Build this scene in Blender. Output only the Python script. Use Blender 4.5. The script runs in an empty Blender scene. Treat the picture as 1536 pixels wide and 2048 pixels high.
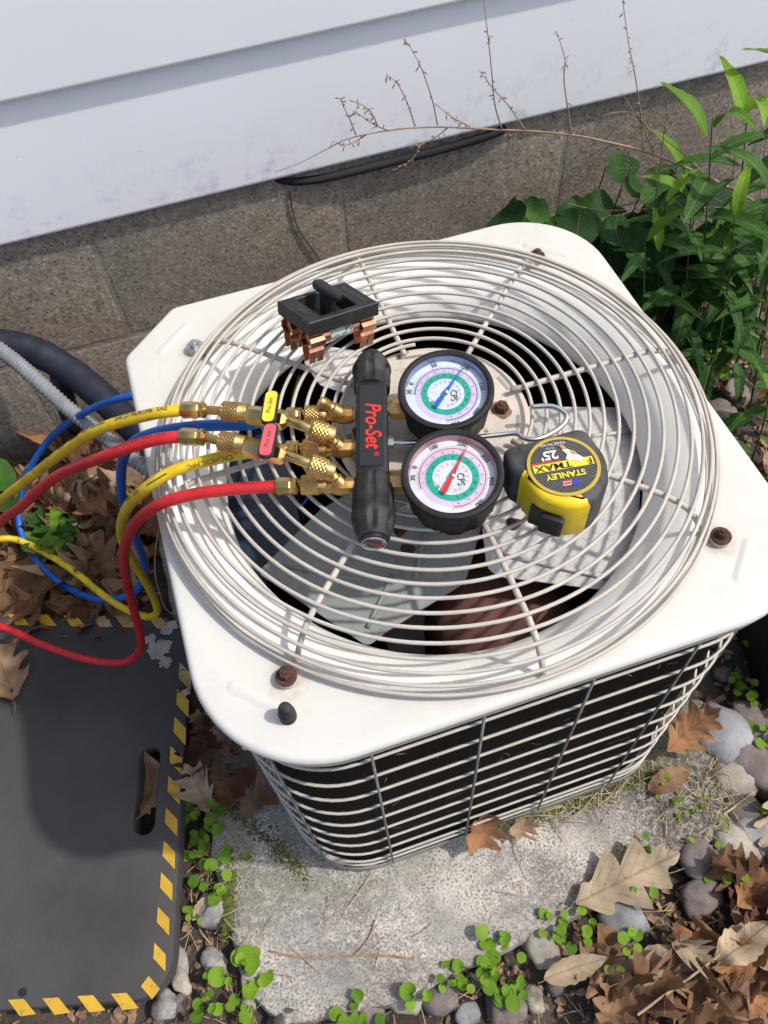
import bpy, bmesh, math, random
from mathutils import Vector as V, Matrix, noise
R_ = math.radians
random.seed(7)
scn = bpy.context.scene

# ------------------------------------------------------------------ camera, sky, sun, exposure
CAM = V((-0.1767, -0.4874, 1.2107))
CR = V((0.94941997, -0.31025675, -0.04839901))
CU = V((0.28507890, 0.78702724, 0.54709976))
CF = V((0.13165006, 0.53322498, -0.83566703))
FPX = 1653.6645                       # focal length in pixels of the 1536 x 2048 photograph
cam_d = bpy.data.cameras.new('camera'); cam = bpy.data.objects.new('camera', cam_d)
scn.collection.objects.link(cam); scn.camera = cam
mm = Matrix((CR, CU, -CF)).transposed().to_4x4(); mm.translation = CAM; cam.matrix_world = mm
cam_d.sensor_fit = 'VERTICAL'; cam_d.sensor_height = 36.0; cam_d.lens = 36.0 * FPX / 2048.0
cam_d.clip_start = 0.02; cam_d.clip_end = 200.0

SUN_TRAVEL = V((-0.65, 0.27, -1.0)).normalized()      # direction the sunlight travels
to_sun = -SUN_TRAVEL
elev = math.asin(to_sun.z); az = math.atan2(to_sun.x, to_sun.y)
world = bpy.data.worlds.new('World'); scn.world = world; world.use_nodes = True
wn = world.node_tree; wn.nodes.clear()
w_out = wn.nodes.new('ShaderNodeOutputWorld'); w_bg = wn.nodes.new('ShaderNodeBackground'); w_sky = wn.nodes.new('ShaderNodeTexSky')
w_sky.sky_type = 'NISHITA'; w_sky.sun_disc = False; w_sky.sun_elevation = elev; w_sky.sun_rotation = az
w_sky.air_density = 1.0; w_sky.dust_density = 3.0; w_sky.ozone_density = 1.0
w_bg.inputs['Strength'].default_value = 0.15
wn.links.new(w_sky.outputs[0], w_bg.inputs[0]); wn.links.new(w_bg.outputs[0], w_out.inputs[0])
sun_d = bpy.data.lights.new('sun', 'SUN'); sun_d.energy = 2.6; sun_d.angle = R_(1.6); sun_d.color = (1.0, 0.96, 0.9)
sun = bpy.data.objects.new('sun', sun_d); scn.collection.objects.link(sun); sun.location = (2, -2, 4)
sun.rotation_euler = SUN_TRAVEL.to_track_quat('-Z', 'Y').to_euler()
vs = scn.view_settings; vs.view_transform = 'Standard'; vs.look = 'None'; vs.gamma = 1.0; vs.exposure = 0.36
vs.use_curve_mapping = False

# ------------------------------------------------------------------ helpers
T = 0.55665                           # height of the cabinet's top sheet above the pad
def ray(u, v): return CF + CR * ((u - 768) / FPX) - CU * ((v - 1024) / FPX)
def P(u, v, z):                       # photo pixel -> point at height z
    d = ray(u, v); return CAM + d * ((z - CAM.z) / d.z)
def PT(u, v, dz): return P(u, v, T + dz)
def PY(u, v, y):
    d = ray(u, v); return CAM + d * ((y - CAM.y) / d.y)

WL = {}                               # world location of every object (none is rotated by its parent)
col = scn.collection
def tag(o, label=None, cat=None, group=None, kind=None):
    if label: o['label'] = label
    if cat: o['category'] = cat
    if group: o['group'] = group
    if kind: o['kind'] = kind
    return o
def empty(name, loc, label=None, cat=None, group=None, parent=None):
    o = bpy.data.objects.new(name, None); col.objects.link(o); o.empty_display_size = 0.02
    loc = V(loc); WL[o] = loc
    if parent is not None: o.parent = parent; o.location = loc - WL[parent]
    else: o.location = loc
    return tag(o, label, cat, group)

class MB:
    def __init__(s): s.v = []; s.f = []; s.m = []
    def add(s, vs_, fs, mi=0):
        b = len(s.v); s.v += [V(p) for p in vs_]; s.f += [tuple(b + i for i in f) for f in fs]; s.m += [mi] * len(fs); return s
    def box(s, c, dx, dy, dz, M=None, mi=0):
        c = V(c); vs_ = []
        for z in (-1, 1):
            for (x, y) in ((-1, -1), (1, -1), (1, 1), (-1, 1)):
                p = V((x * dx / 2, y * dy / 2, z * dz / 2)); p = (M @ p) if M else p; vs_.append(c + p)
        return s.add(vs_, [(3, 2, 1, 0), (4, 5, 6, 7), (0, 1, 5, 4), (1, 2, 6, 5), (2, 3, 7, 6), (3, 0, 4, 7)], mi)
    def loft(s, loops, close=True, cap0=False, cap1=False, mi=0):
        n = len(loops[0]); vs_ = [p for l in loops for p in l]; fs = []
        for i in range(len(loops) - 1):
            for j in range(n if close else n - 1):
                k = (j + 1) % n
                fs.append((i * n + j, i * n + k, (i + 1) * n + k, (i + 1) * n + j))
        if cap0: fs.append(tuple(range(n - 1, -1, -1)))
        if cap1: fs.append(tuple((len(loops) - 1) * n + j for j in range(n)))
        return s.add(vs_, fs, mi)
    def lathe(s, org, axis, prof, n=32, ref=None, cap0=True, cap1=True, fn=None, mi=0, ph=0.0):
        X, Y, Z = frame(axis, ref); org = V(org); loops = []
        for (a, r) in prof:
            l = []
            for j in range(n):
                t = ph + 2 * math.pi * j / n; rr = fn(r, a, t) if fn else r
                l.append(org + Z * a + (X * math.cos(t) + Y * math.sin(t)) * rr)
            loops.append(l)
        return s.loft(loops, True, cap0, cap1, mi)
    def tube(s, pts, r, n=10, caps=True, mi=0, closed=False):
        loops = tube_loops(pts, r, n, closed)
        if closed: loops = loops + [loops[0]]
        return s.loft(loops, True, caps and not closed, caps and not closed, mi)
    def prism(s, outline, z0, z1, mi=0, bevel=0.0, X=V((1, 0, 0)), Y=V((0, 1, 0)), Z=V((0, 0, 1)), O=V((0, 0, 0))):
        def L(off, z):
            o = inset(outline, off); return [O + X * p[0] + Y * p[1] + Z * z for p in o]
        if bevel > 0:
            b = bevel
            loops = [L(b, z0), L(b * .3, z0 + b * .3), L(0, z0 + b), L(0, z1 - b), L(b * .3, z1 - b * .3), L(b, z1)]
        else: loops = [L(0, z0), L(0, z1)]
        return s.loft(loops, True, True, True, mi)
    def build(s, name, mats, parent=None, smooth=True, angle=40, **kw):
        me = bpy.data.meshes.new(name)
        org = WL[parent] if parent is not None else V((0, 0, 0))
        own = V((0, 0, 0))
        if parent is None and s.v:
            own = V((sum(p.x for p in s.v) / len(s.v), sum(p.y for p in s.v) / len(s.v), min(p.z for p in s.v)))
        elif parent is not None: own = org
        me.from_pydata([p - own for p in s.v], [], s.f)
        if not isinstance(mats, (list, tuple)): mats = [mats]
        for m in mats: me.materials.append(m)
        if len(mats) > 1: me.polygons.foreach_set('material_index', s.m)
        if smooth:
            me.polygons.foreach_set('use_smooth', [True] * len(me.polygons))
            me.update()
            if angle < 180: me.set_sharp_from_angle(angle=R_(angle))
        me.update()
        o = bpy.data.objects.new(name, me); col.objects.link(o)
        WL[o] = own
        if parent is not None: o.parent = parent; o.location = own - org
        else: o.location = own
        return tag(o, **kw)

def frame(axis, ref=None):
    Z = V(axis).normalized()
    ref = V(ref) if ref is not None else (V((0, 0, 1)) if abs(Z.z) < .9 else V((0, 1, 0)))
    X = (ref - Z * ref.dot(Z)).normalized(); return X, Z.cross(X), Z
def inset(o, d):
    if d == 0: return list(o)
    n = len(o); res = []
    A = sum(o[i][0] * o[(i + 1) % n][1] - o[(i + 1) % n][0] * o[i][1] for i in range(n)); sg = 1 if A > 0 else -1
    for i in range(n):
        p0, p1, p2 = V(o[i - 1][:2]), V(o[i][:2]), V(o[(i + 1) % n][:2])
        e1 = (p1 - p0).normalized(); e2 = (p2 - p1).normalized()
        n1 = V((-e1.y, e1.x)) * sg; n2 = V((-e2.y, e2.x)) * sg
        m = n1 + n2; k = max(0.35, 1 + n1.dot(n2)); res.append(p1 + m * (d / k))
    return [(p.x, p.y) for p in res]
def smooth_path(pts, sub=10):
    pts = [V(p) for p in pts]; out = []
    for i in range(len(pts) - 1):
        p0 = pts[max(i - 1, 0)]; p1 = pts[i]; p2 = pts[i + 1]; p3 = pts[min(i + 2, len(pts) - 1)]
        for k in range(sub):
            t = k / sub
            out.append(0.5 * ((2 * p1) + (p2 - p0) * t + (2 * p0 - 5 * p1 + 4 * p2 - p3) * t * t + (3 * p1 - p0 - 3 * p2 + p3) * t ** 3))
    out.append(pts[-1]); return out
def path_frames(pts, closed=False):
    n = len(pts); fr = []; X = None
    for i in range(n):
        a = pts[(i + 1) % n] if (closed or i < n - 1) else pts[i]
        b = pts[i - 1] if (closed or i > 0) else pts[i]
        t = (a - b).normalized()
        if X is None: X = frame(t)[0]
        X = (X - t * X.dot(t)).normalized(); fr.append((X, t.cross(X), t))
    return fr
def tube_loops(pts, r, n=10, closed=False):
    pts = [V(p) for p in pts]; fr = path_frames(pts, closed); loops = []
    for i, (p, (X, Y, Z)) in enumerate(zip(pts, fr)):
        rr = r[i] if isinstance(r, (list, tuple)) else (r(i / (len(pts) - 1)) if callable(r) else r)
        loops.append([p + (X * math.cos(2 * math.pi * j / n) + Y * math.sin(2 * math.pi * j / n)) * rr for j in range(n)])
    return loops
def circle(c, r, n, z=0): return [V((c[0] + r * math.cos(2 * math.pi * i / n), c[1] + r * math.sin(2 * math.pi * i / n), z)) for i in range(n)]
def rounded_poly(pts, rads, seg=8):
    n = len(pts); out = []
    for i in range(n):
        p0, p1, p2 = V(pts[i - 1]), V(pts[i]), V(pts[(i + 1) % n]); r = rads[i] if isinstance(rads, (list, tuple)) else rads
        a = (p0 - p1).normalized(); b = (p2 - p1).normalized()
        if r <= 0: out.append((p1.x, p1.y)); continue
        ang = a.angle(b); d = r / math.tan(ang / 2); c = p1 + (a + b).normalized() * (r / math.sin(ang / 2))
        q0 = p1 + a * d - c; q1 = p1 + b * d - c
        a0 = math.atan2(q0.y, q0.x); a1 = math.atan2(q1.y, q1.x); da = (a1 - a0 + math.pi) % (2 * math.pi) - math.pi
        for k in range(seg + 1):
            t = a0 + da * k / seg; out.append((c.x + r * math.cos(t), c.y + r * math.sin(t)))
    return out
def densify(poly, step):
    out = []; n = len(poly)
    for i in range(n):
        a, b = V(poly[i][:2]), V(poly[(i + 1) % n][:2]); k = max(1, int((b - a).length / step))
        for j in range(k): q = a.lerp(b, j / k); out.append((q.x, q.y))
    return out
_tc = {}
def text_geo(body, size=1.0, shear=0.0, bold=0.0, align='CENTER'):
    key = (body, shear, bold, align)
    if key not in _tc:
        cu = bpy.data.curves.new('lettering', 'FONT'); cu.body = body; cu.size = 1.0; cu.shear = shear; cu.offset = bold
        cu.align_x = align; cu.align_y = 'CENTER'; cu.resolution_u = 3
        ob = bpy.data.objects.new('lettering', cu); me = ob.to_mesh()
        _tc[key] = ([(v.co.x, v.co.y) for v in me.vertices], [tuple(p.vertices) for p in me.polygons])
        ob.to_mesh_clear(); bpy.data.objects.remove(ob); bpy.data.curves.remove(cu)
    vs_, fs = _tc[key]; return [(x * size, y * size) for x, y in vs_], fs
def put_text(mb, body, size, O, X, Y, mi=0, sx=1.0, **kw):
    vs_, fs = text_geo(body, size, **kw)
    if X.cross(Y).dot(V((0, 0, 1))) < -2: fs = [f[::-1] for f in fs]
    mb.add([O + X * (x * sx) + Y * y for x, y in vs_], fs, mi)

# ------------------------------------------------------------------ materials
def _n(nt, t, **kw):
    n = nt.nodes.new(t)
    for k, v in kw.items():
        if k in ('operation', 'blend_type', 'data_type', 'feature', 'distance', 'noise_dimensions', 'wave_type', 'bands_direction', 'use_clamp', 'clamp'): setattr(n, k, v)
        else: n.inputs[k].default_value = v
    return n
def srgb(h):
    c = [int(h[i:i + 2], 16) / 255 for i in (0, 2, 4)]
    return tuple(x / 12.92 if x <= .04045 else ((x + .055) / 1.055) ** 2.4 for x in c) + (1,)
class Mat:
    def __init__(s, name, base, rough=.5, metal=0., spec=.5):
        s.m = bpy.data.materials.new(name); s.m.use_nodes = True; s.nt = s.m.node_tree
        s.b = s.nt.nodes['Principled BSDF']; s.b.inputs['Roughness'].default_value = rough
        s.b.inputs['Metallic'].default_value = metal; s.b.inputs['Specular IOR Level'].default_value = spec
        base = tuple(base) if len(base) == 4 else tuple(base) + (1,)
        rgb = s.nt.nodes.new('ShaderNodeRGB'); rgb.outputs[0].default_value = base; s.c = rgb.outputs[0]; s.nrm = None
        s.tc = s.nt.nodes.new('ShaderNodeTexCoord'); s.co = s.tc.outputs['Object']
        g = s.nt.nodes.new('ShaderNodeNewGeometry'); s.pos = g.outputs['Position']; s.geo = g
    def L(s, a, b): s.nt.links.new(a, b)
    def noise(s, scale, detail=4, rough=.55, co=None, dist=0.):
        n = _n(s.nt, 'ShaderNodeTexNoise', Scale=scale, Detail=detail, Roughness=rough, Distortion=dist); s.L(co or s.pos, n.inputs['Vector']); return n.outputs[0]
    def voro(s, scale, feature='F1', co=None, out='Distance'):
        n = _n(s.nt, 'ShaderNodeTexVoronoi', feature=feature, Scale=scale); s.L(co or s.pos, n.inputs['Vector']); return n.outputs[out]
    def ramp(s, fac, a, b, lo=0., hi=1.):
        n = s.nt.nodes.new('ShaderNodeMapRange'); n.inputs['From Min'].default_value = a; n.inputs['From Max'].default_value = b
        n.inputs['To Min'].default_value = lo; n.inputs['To Max'].default_value = hi; s.L(fac, n.inputs['Value']); return n.outputs[0]
    def mul(s, a, b, op='MULTIPLY'):
        n = _n(s.nt, 'ShaderNodeMath', operation=op)
        for i, x in enumerate((a, b)):
            if isinstance(x, (int, float)): n.inputs[i].default_value = x
            else: s.L(x, n.inputs[i])
        return n.outputs[0]
    def mix(s, fac, colr, mode='MIX'):
        n = s.nt.nodes.new('ShaderNodeMix'); n.data_type = 'RGBA'; n.blend_type = mode
        if isinstance(fac, (int, float)): n.inputs[0].default_value = fac
        else: s.L(fac, n.inputs[0])
        s.L(s.c, n.inputs[6])
        if isinstance(colr, tuple): n.inputs[7].default_value = colr if len(colr) == 4 else colr + (1,)
        else: s.L(colr, n.inputs[7])
        s.c = n.outputs[2]; return s
    def vary(s, scale, lo, hi, detail=4, co=None):
        f = s.ramp(s.noise(scale, detail, co=co), .3, .7, lo, hi)
        cb = s.nt.nodes.new('ShaderNodeCombineColor')
        for i in range(3): s.L(f, cb.inputs[i])
        return s.mix(1.0, cb.outputs[0], 'MULTIPLY')
    def bump(s, h, strength=.3, dist=.001):
        n = _n(s.nt, 'ShaderNodeBump', Strength=strength, Distance=dist); s.L(h, n.inputs['Height'])
        if s.nrm is not None: s.L(s.nrm, n.inputs['Normal'])
        s.nrm = n.outputs[0]; return s
    def rough(s, fac): s.L(fac, s.b.inputs['Roughness']); return s
    def end(s):
        s.L(s.c, s.b.inputs['Base Color'])
        if s.nrm is not None: s.L(s.nrm, s.b.inputs['Normal'])
        return s.m
    def xyz(s, co=None):
        n = s.nt.nodes.new('ShaderNodeSeparateXYZ'); s.L(co or s.pos, n.inputs[0]); return n.outputs
    def rand(s):
        n = s.nt.nodes.new('ShaderNodeObjectInfo'); return n.outputs['Random']

M = {}
m = Mat('white_enamel', (.60, .588, .535), .42); m.vary(5, .93, 1.02, 6)
m.mix(m.ramp(m.noise(420, 2), .73, .77), (.25, .2, .15)); m.mix(m.mul(m.ramp(m.noise(11, 8, .75), .52, .78), .42), (.42, .39, .32)); m.mix(m.mul(m.ramp(m.noise(70, 8, .8), .60, .72), .25), (.36, .32, .26))
px_, py_, pz_ = m.xyz(); rad = _n(m.nt, 'ShaderNodeMath', operation='SQRT'); m.L(m.mul(m.mul(px_, px_), m.mul(py_, py_), 'ADD'), rad.inputs[0])
m.mix(m.mul(m.mul(m.ramp(rad.outputs[0], .262, .285, 1, 0), m.ramp(m.noise(38, 7, .7), .42, .68)), .45), (.34, .30, .24))
for bx_, by_ in ((-.2024, -.2024), (.2024, -.2024), (.2024, .2024), (-.2024, .2024)):
    dx_ = m.mul(px_, -bx_, 'ADD'); dy_ = m.mul(py_, -by_, 'ADD'); d_ = _n(m.nt, 'ShaderNodeMath', operation='SQRT'); m.L(m.mul(m.mul(dx_, dx_), m.mul(dy_, dy_), 'ADD'), d_.inputs[0])
    m.mix(m.mul(m.ramp(d_.outputs[0], .009, .022, 1, 0), m.mul(m.ramp(m.noise(120, 6, .7), .35, .65), .6)), (.33, .17, .07))
m.bump(m.noise(60, 3), .06, .002); m.rough(m.ramp(m.noise(25), .3, .7, .32, .52)); M['enamel'] = m.end()
m = Mat('guard_paint', (.485, .44, .385), .55); m.vary(30, .85, 1.06); m.mix(m.ramp(m.noise(55, 5, .7), .70, .75), (.16, .06, .025)); m.bump(m.noise(300, 3), .12, .001); M['guard'] = m.end()
m = Mat('dull_wire', (.20, .185, .165), .6); m.vary(60, .6, 1.2); M['guard_dull'] = m.end()
m = Mat('shroud_enamel', (.84, .835, .78), .4); m.vary(8, .93, 1.02); m.mix(m.mul(m.ramp(m.noise(22, 6, .65), .55, .75), .35), (.4, .37, .32)); M['shroud'] = m.end()
m = Mat('motor_plate_paint', srgb('c9bfb2'), .55); m.vary(25, .8, 1.05)
m.mix(m.ramp(m.noise(75, 6, .7), .60, .68), (.20, .10, .05)); m.mix(m.mul(m.ramp(m.noise(260, 4, .7), .6, .7), .6), (.3, .27, .24)); m.bump(m.noise(150), .2, .001); M['motor'] = m.end()
m = Mat('galvanised_blade', (.56, .55, .53), .6, .0); m.vary(14, .68, 1.15, 7); m.mix(m.mul(m.ramp(m.noise(190, 6, .75), .5, .62), .55), (.22, .21, .2)); m.mix(m.ramp(m.noise(16, 6, .7), .70, .78), (.22, .11, .06))
m.bump(m.noise(200, 4), .2, .001); M['blade'] = m.end()
m = Mat('grey_blade', srgb('8f9694'), .5, .1); m.vary(12, .65, 1.1, 6); m.mix(m.mul(m.ramp(m.noise(140, 6, .75), .52, .66), .55), (.16, .15, .13)); m.mix(m.ramp(m.noise(20, 6, .7), .70, .76), (.2, .1, .05)); M['blade_grey'] = m.end()
m = Mat('rust', (.062, .026, .018), .85); m.vary(120, .5, 1.6); m.mix(m.mul(m.ramp(m.noise(300, 4), .55, .7), .6), (.17, .065, .03)); m.bump(m.noise(400), .5, .001); M['rust'] = m.end()
m = Mat('rust_bleed', (.26, .14, .075), .9); m.vary(150, .5, 1.3); M['rust_light'] = m.end()
m = Mat('compressor_rust', (.13, .06, .05), .85, 0, .2); m.vary(30, .5, 1.5); m.bump(m.noise(200), .4, .001); M['compressor'] = m.end()
m = Mat('zinc', (.55, .56, .58), .35, .9); m.vary(150, .7, 1.1); M['zinc'] = m.end()
m = Mat('steel_rod', (.62, .60, .58), .22, 1.0); M['steel'] = m.end()
m = Mat('coil_fins', (.0035, .0035, .004), .7, 0, .1)
x, y, z = m.xyz(); wv = m.mul(m.mul(m.mul(x, y, 'ADD'), 3600.), 0., 'ADD'); sn = _n(m.nt, 'ShaderNodeMath', operation='SINE'); m.L(wv, sn.inputs[0])
m.bump(sn.outputs[0], .6, .0006); m.mix(m.mul(m.ramp(m.noise(60, 5, .7), .55, .75), .5), (.010, .0095, .009)); m.mix(m.ramp(m.noise(330, 2), .79, .82), (.3, .3, .26)); M['coil'] = m.end()
m = Mat('pan_metal', srgb('a8a5a2'), .45, .3); m.vary(20, .6, 1.05); m.mix(m.mul(m.ramp(m.noise(40, 5), .5, .7), .6), (.12, .10, .07)); M['pan'] = m.end()
m = Mat('navy_box', (.018, .03, .06), .35); m.vary(30, .6, 1.4); M['navy'] = m.end()
m = Mat('black_rubber', (.010, .010, .011), .6, 0, .3); m.vary(40, .7, 1.6); m.mix(m.mul(m.ramp(m.noise(90, 6, .7), .5, .8), .5), (.04, .037, .034)); m.bump(m.noise(500), .08, .0006); M['rubber'] = m.end()
m = Mat('dusty_knob', (.012, .0125, .0135), .6, 0, .35); m.mix(m.mul(m.ramp(m.noise(45, 6, .65), .42, .72), .7), (.07, .066, .058)); m.bump(m.noise(400), .1, .0006); M['knob'] = m.end()
m = Mat('black_plastic', (.012, .0125, .014), .5, 0, .35); m.mix(m.mul(m.ramp(m.noise(70, 6, .7), .45, .75), .5), (.04, .04, .04)); m.bump(m.noise(120), .08, .001); M['plastic'] = m.end()
m = Mat('brass', (.62, .385, .14), .30, 1.0); m.vary(90, .75, 1.1); m.mix(m.mul(m.ramp(m.noise(130, 5), .55, .75), .5), (.35, .2, .08)); m.rough(m.ramp(m.noise(100), .3, .7, .24, .45)); M['brass'] = m.end()
m = Mat('brass_ferrule', (.72, .52, .20), .26, 1.0); m.vary(110, .75, 1.1); M['brass2'] = m.end()
m = Mat('copper_clip', (.66, .33, .2), .34, 1.0); m.vary(90, .6, 1.15); m.mix(m.mul(m.ramp(m.noise(60, 5), .5, .7), .6), (.16, .07, .04)); M['copper'] = m.end()
def hose_mat(n, c, d):
    m = Mat(n, c, .45); m.vary(25, .78, 1.08, 6); m.mix(m.mul(m.ramp(m.noise(60, 7, .75), .52, .70), .6), d); m.mix(m.mul(m.ramp(m.noise(160, 7, .8), .60, .68), .35), (.35, .32, .28)); m.bump(m.noise(260), .06, .0008); return m.end()
M['yellow_hose'] = hose_mat('yellow_hose_rubber', (.74, .52, .015), (.22, .16, .03))
M['red_hose'] = hose_mat('red_hose_rubber', (.56, .016, .022), (.16, .01, .015))
M['blue_hose'] = hose_mat('blue_hose_rubber', (.006, .105, .45), (.004, .04, .2))
def plain(n, c, r=.5, me=0.):
    m = Mat(n, c, r, me); m.vary(70, .9, 1.05); return m.end()
M['moulded'] = plain('moulded_grey', (.075, .075, .08), .6); M['ink'] = plain('black_ink', (.02, .018, .014), .5); M['ink_soft'] = plain('worn_black_ink', (.10, .07, .02), .6); M['ink_red'] = plain('dark_red_ink', (.20, .01, .012), .6)
M['print_red'] = plain('red_print', (.75, .03, .015), .5); M['print_white'] = plain('white_print', (.7, .7, .7), .5); M['print_grey'] = plain('grey_print', (.25, .25, .26), .5)
M['dial_white'] = plain('dial_white', (.78, .80, .84), .4); M['dial_lav'] = plain('dial_lavender', (.70, .58, .76), .4); M['dial_green'] = plain('dial_green', (.01, .42, .27), .4)
M['dial_blue'] = plain('dial_blue', (.03, .03, .35), .4); M['dial_red'] = plain('dial_red', (.6, .02, .03), .4); M['dial_cyan'] = plain('dial_cyan', (.35, .65, .72), .4)
M['needle_blue'] = plain('needle_blue', (.01, .14, .6), .35); M['needle_red'] = plain('needle_red', (.72, .02, .015), .35)
M['bezel_blue'] = plain('bezel_blue', (.22, .32, .52), .25, .3); M['bezel_red'] = plain('bezel_pink', (.52, .26, .30), .25, .3)  # blue and pink tints paint the coloured ring reflections into the bezels
M['tag_yellow'] = plain('tag_yellow', (.72, .58, .04), .45); M['tag_red'] = plain('tag_red', (.62, .09, .12), .45)
M['label_black'] = plain('label_black', (.018, .018, .02), .35); M['label_yellow'] = plain('label_yellow', (.78, .62, .03), .35); M['label_gold'] = plain('label_gold', (.46, .33, .04), .45)
M['flag_blue'] = plain('flag_blue', (.03, .05, .35), .4); M['dog_brown'] = plain('emblem_brown', (.42, .25, .08), .5)
m = Mat('yellow_abs', (.76, .54, .012), .35); m.vary(30, .9, 1.05); m.mix(m.ramp(m.noise(230, 5, .75), .62, .68), (.16, .06, .015)); m.mix(m.mul(m.ramp(m.noise(45, 5), .55, .75), .4), (.3, .16, .03)); M['yellow_abs'] = m.end()
m = Mat('worn_rubber', (.035, .034, .034), .65); m.vary(60, .6, 1.5); m.mix(m.mul(m.ramp(m.noise(35, 6, .7), .45, .7), .7), (.11, .105, .10)); m.bump(m.noise(300), .15, .0008); M['worn'] = m.end()
m = Mat('fuse_paper', (.42, .46, .42), .6); m.mix(m.ramp(m.noise(220, 5, .7), .52, .6), (.06, .12, .09)); M['fuse'] = m.end()
m = Mat('grey_conduit', srgb('8d9093'), .5); m.vary(40, .75, 1.1); M['conduit'] = m.end()
m = Mat('foam_insulation', (.014, .017, .028), .6, 0, .25); m.vary(14, .7, 1.5); m.mix(m.mul(m.ramp(m.noise(40, 5), .5, .75), .4), (.04, .044, .055)); m.bump(m.noise(50), .3, .003); M['foam'] = m.end()
m = Mat('dry_stem', (.30, .20, .13), .8); m.vary(60, .6, 1.3); M['dry'] = m.end()
m = Mat('straw', (.46, .36, .20), .8); m.vary(30, .5, 1.2); M['straw'] = m.end()
# glass lens: clear pane with a fresnel gloss
gm = bpy.data.materials.new('gauge_lens'); gm.use_nodes = True; nt = gm.node_tree; nt.nodes.clear()
o_ = nt.nodes.new('ShaderNodeOutputMaterial'); tr = nt.nodes.new('ShaderNodeBsdfTransparent'); gl = nt.nodes.new('ShaderNodeBsdfGlossy'); mx = nt.nodes.new('ShaderNodeMixShader'); fr_ = nt.nodes.new('ShaderNodeFresnel')
tr.inputs[0].default_value = (.97, .98, 1, 1); gl.inputs['Roughness'].default_value = .04; fr_.inputs[0].default_value = 1.45
nt.links.new(fr_.outputs[0], mx.inputs[0]); nt.links.new(tr.outputs[0], mx.inputs[1]); nt.links.new(gl.outputs[0], mx.inputs[2]); nt.links.new(mx.outputs[0], o_.inputs[0]); M['lens'] = gm
# setting
m = Mat('soil', (.075, .058, .045), .95); m.vary(14, .5, 1.5, 6); m.mix(m.ramp(m.noise(90, 6, .7), .55, .7), (.10, .075, .055)); m.mix(m.mul(m.ramp(m.voro(120), .0, .35, 1, 0), .35), (.13, .11, .095)); m.bump(m.noise(70, 6, .7), .9, .012); M['soil'] = m.end()
m = Mat('pad_concrete', (.54, .50, .44), .92)
m.mix(m.ramp(m.noise(9, 6, .65), .40, .60), (.30, .28, .255))
grit = m.noise(300, 4, .7); area = m.ramp(m.noise(12, 7, .7), .36, .58, .35, 1.)
m.mix(m.mul(m.ramp(m.noise(90, 8, .8), .48, .58), m.ramp(m.noise(6, 5), .38, .52)), (.62, .58, .515))
m.mix(m.mul(m.ramp(grit, .50, .56), m.mul(area, .9)), (.12, .108, .096)); m.mix(m.mul(m.ramp(m.noise(150, 5, .7), .60, .64), .7), (.12, .108, .095))
m.mix(m.mul(m.ramp(m.noise(5.5, 7, .72), .46, .58), m.mul(m.ramp(m.noise(200, 5, .8), .38, .52), .75)), (.13, .118, .105))
pxx, pyy, pzz = m.xyz(); wob = m.mul(m.mul(m.noise(9, 5), -.5, 'ADD'), .28)
m.mix(m.mul(m.ramp(m.mul(pxx, wob, 'ADD'), .13, .22), m.mul(m.ramp(m.noise(130, 6, .75), .36, .56), .92)), (.060, .053, .046))
m.mix(m.mul(m.ramp(m.mul(pyy, wob, 'ADD'), -.37, -.42), m.mul(m.ramp(m.noise(60, 6, .75), .40, .58), .7)), (.12, .095, .075))
m.mix(m.mul(m.ramp(pyy, -.30, -.262, 0, 1), m.mul(m.ramp(m.noise(30, 5), .35, .6), .45)), (.13, .13, .06))
m.bump(grit, .5, .0015); m.bump(m.noise(40, 7, .7), .5, .006); M['pad'] = m.end()
def cell_rock(name, scale, c0, c1, c2):
    m = Mat(name, c0, .92)
    wn_ = _n(m.nt, 'ShaderNodeTexNoise', Scale=90.0, Detail=4.0); m.L(m.pos, wn_.inputs['Vector'])
    vm = m.nt.nodes.new('ShaderNodeVectorMath'); vm.operation = 'MULTIPLY_ADD'; m.L(wn_.outputs['Color'], vm.inputs[0]); vm.inputs[1].default_value = (.010, .010, .010); m.L(m.pos, vm.inputs[2])
    vc = _n(m.nt, 'ShaderNodeTexVoronoi', Scale=scale); m.L(vm.outputs[0], vc.inputs['Vector'])
    bw = m.nt.nodes.new('ShaderNodeRGBToBW'); m.L(vc.outputs['Color'], bw.inputs[0])
    m.mix(m.ramp(bw.outputs[0], .30, .55), c1); m.mix(m.ramp(bw.outputs[0], .66, .80), c2); m.mix(m.mul(m.ramp(bw.outputs[0], .27, .18), .8), (c0[0] * .5, c0[1] * .5, c0[2] * .5))
    m.mix(m.mul(m.ramp(m.noise(95, 6, .75), .50, .62), .75), (c0[0] * .85, c0[1] * .85, c0[2] * .82)); m.vary(320, .7, 1.2, 5); m.vary(45, .85, 1.12, 5); m.vary(4, .78, 1.15, 6)
    m.bump(vc.outputs['Distance'], .22, .0012); m.bump(m.noise(240, 6, .75), .5, .002); return m
m = cell_rock('aggregate_block', 205, (.285, .237, .185), (.325, .272, .215), (.41, .35, .28)); m.mix(m.mul(m.ramp(m.noise(3, 4), .45, .7), .3), (.20, .175, .15)); M['block'] = m.end()
m = Mat('mortar', (.29, .25, .20), .95); m.vary(30, .7, 1.2); m.bump(m.noise(120), .5, .003); M['mortar'] = m.end()
m = Mat('vinyl_siding', (.86, .865, .885), .45); m.vary(3, .97, 1.02)
sx, sy, sz = m.xyz(); stain = m.mul(m.ramp(m.noise(26, 7, .75), .52, .72), m.ramp(sz, .455, .54, 1, 0)); m.mix(m.mul(stain, .55), (.30, .29, .40))
m.mix(m.ramp(m.noise(95, 3, .6), .745, .77), (.35, .33, .36)); m.bump(m.noise(5, 2), .05, .01); M['siding'] = m.end()
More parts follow.
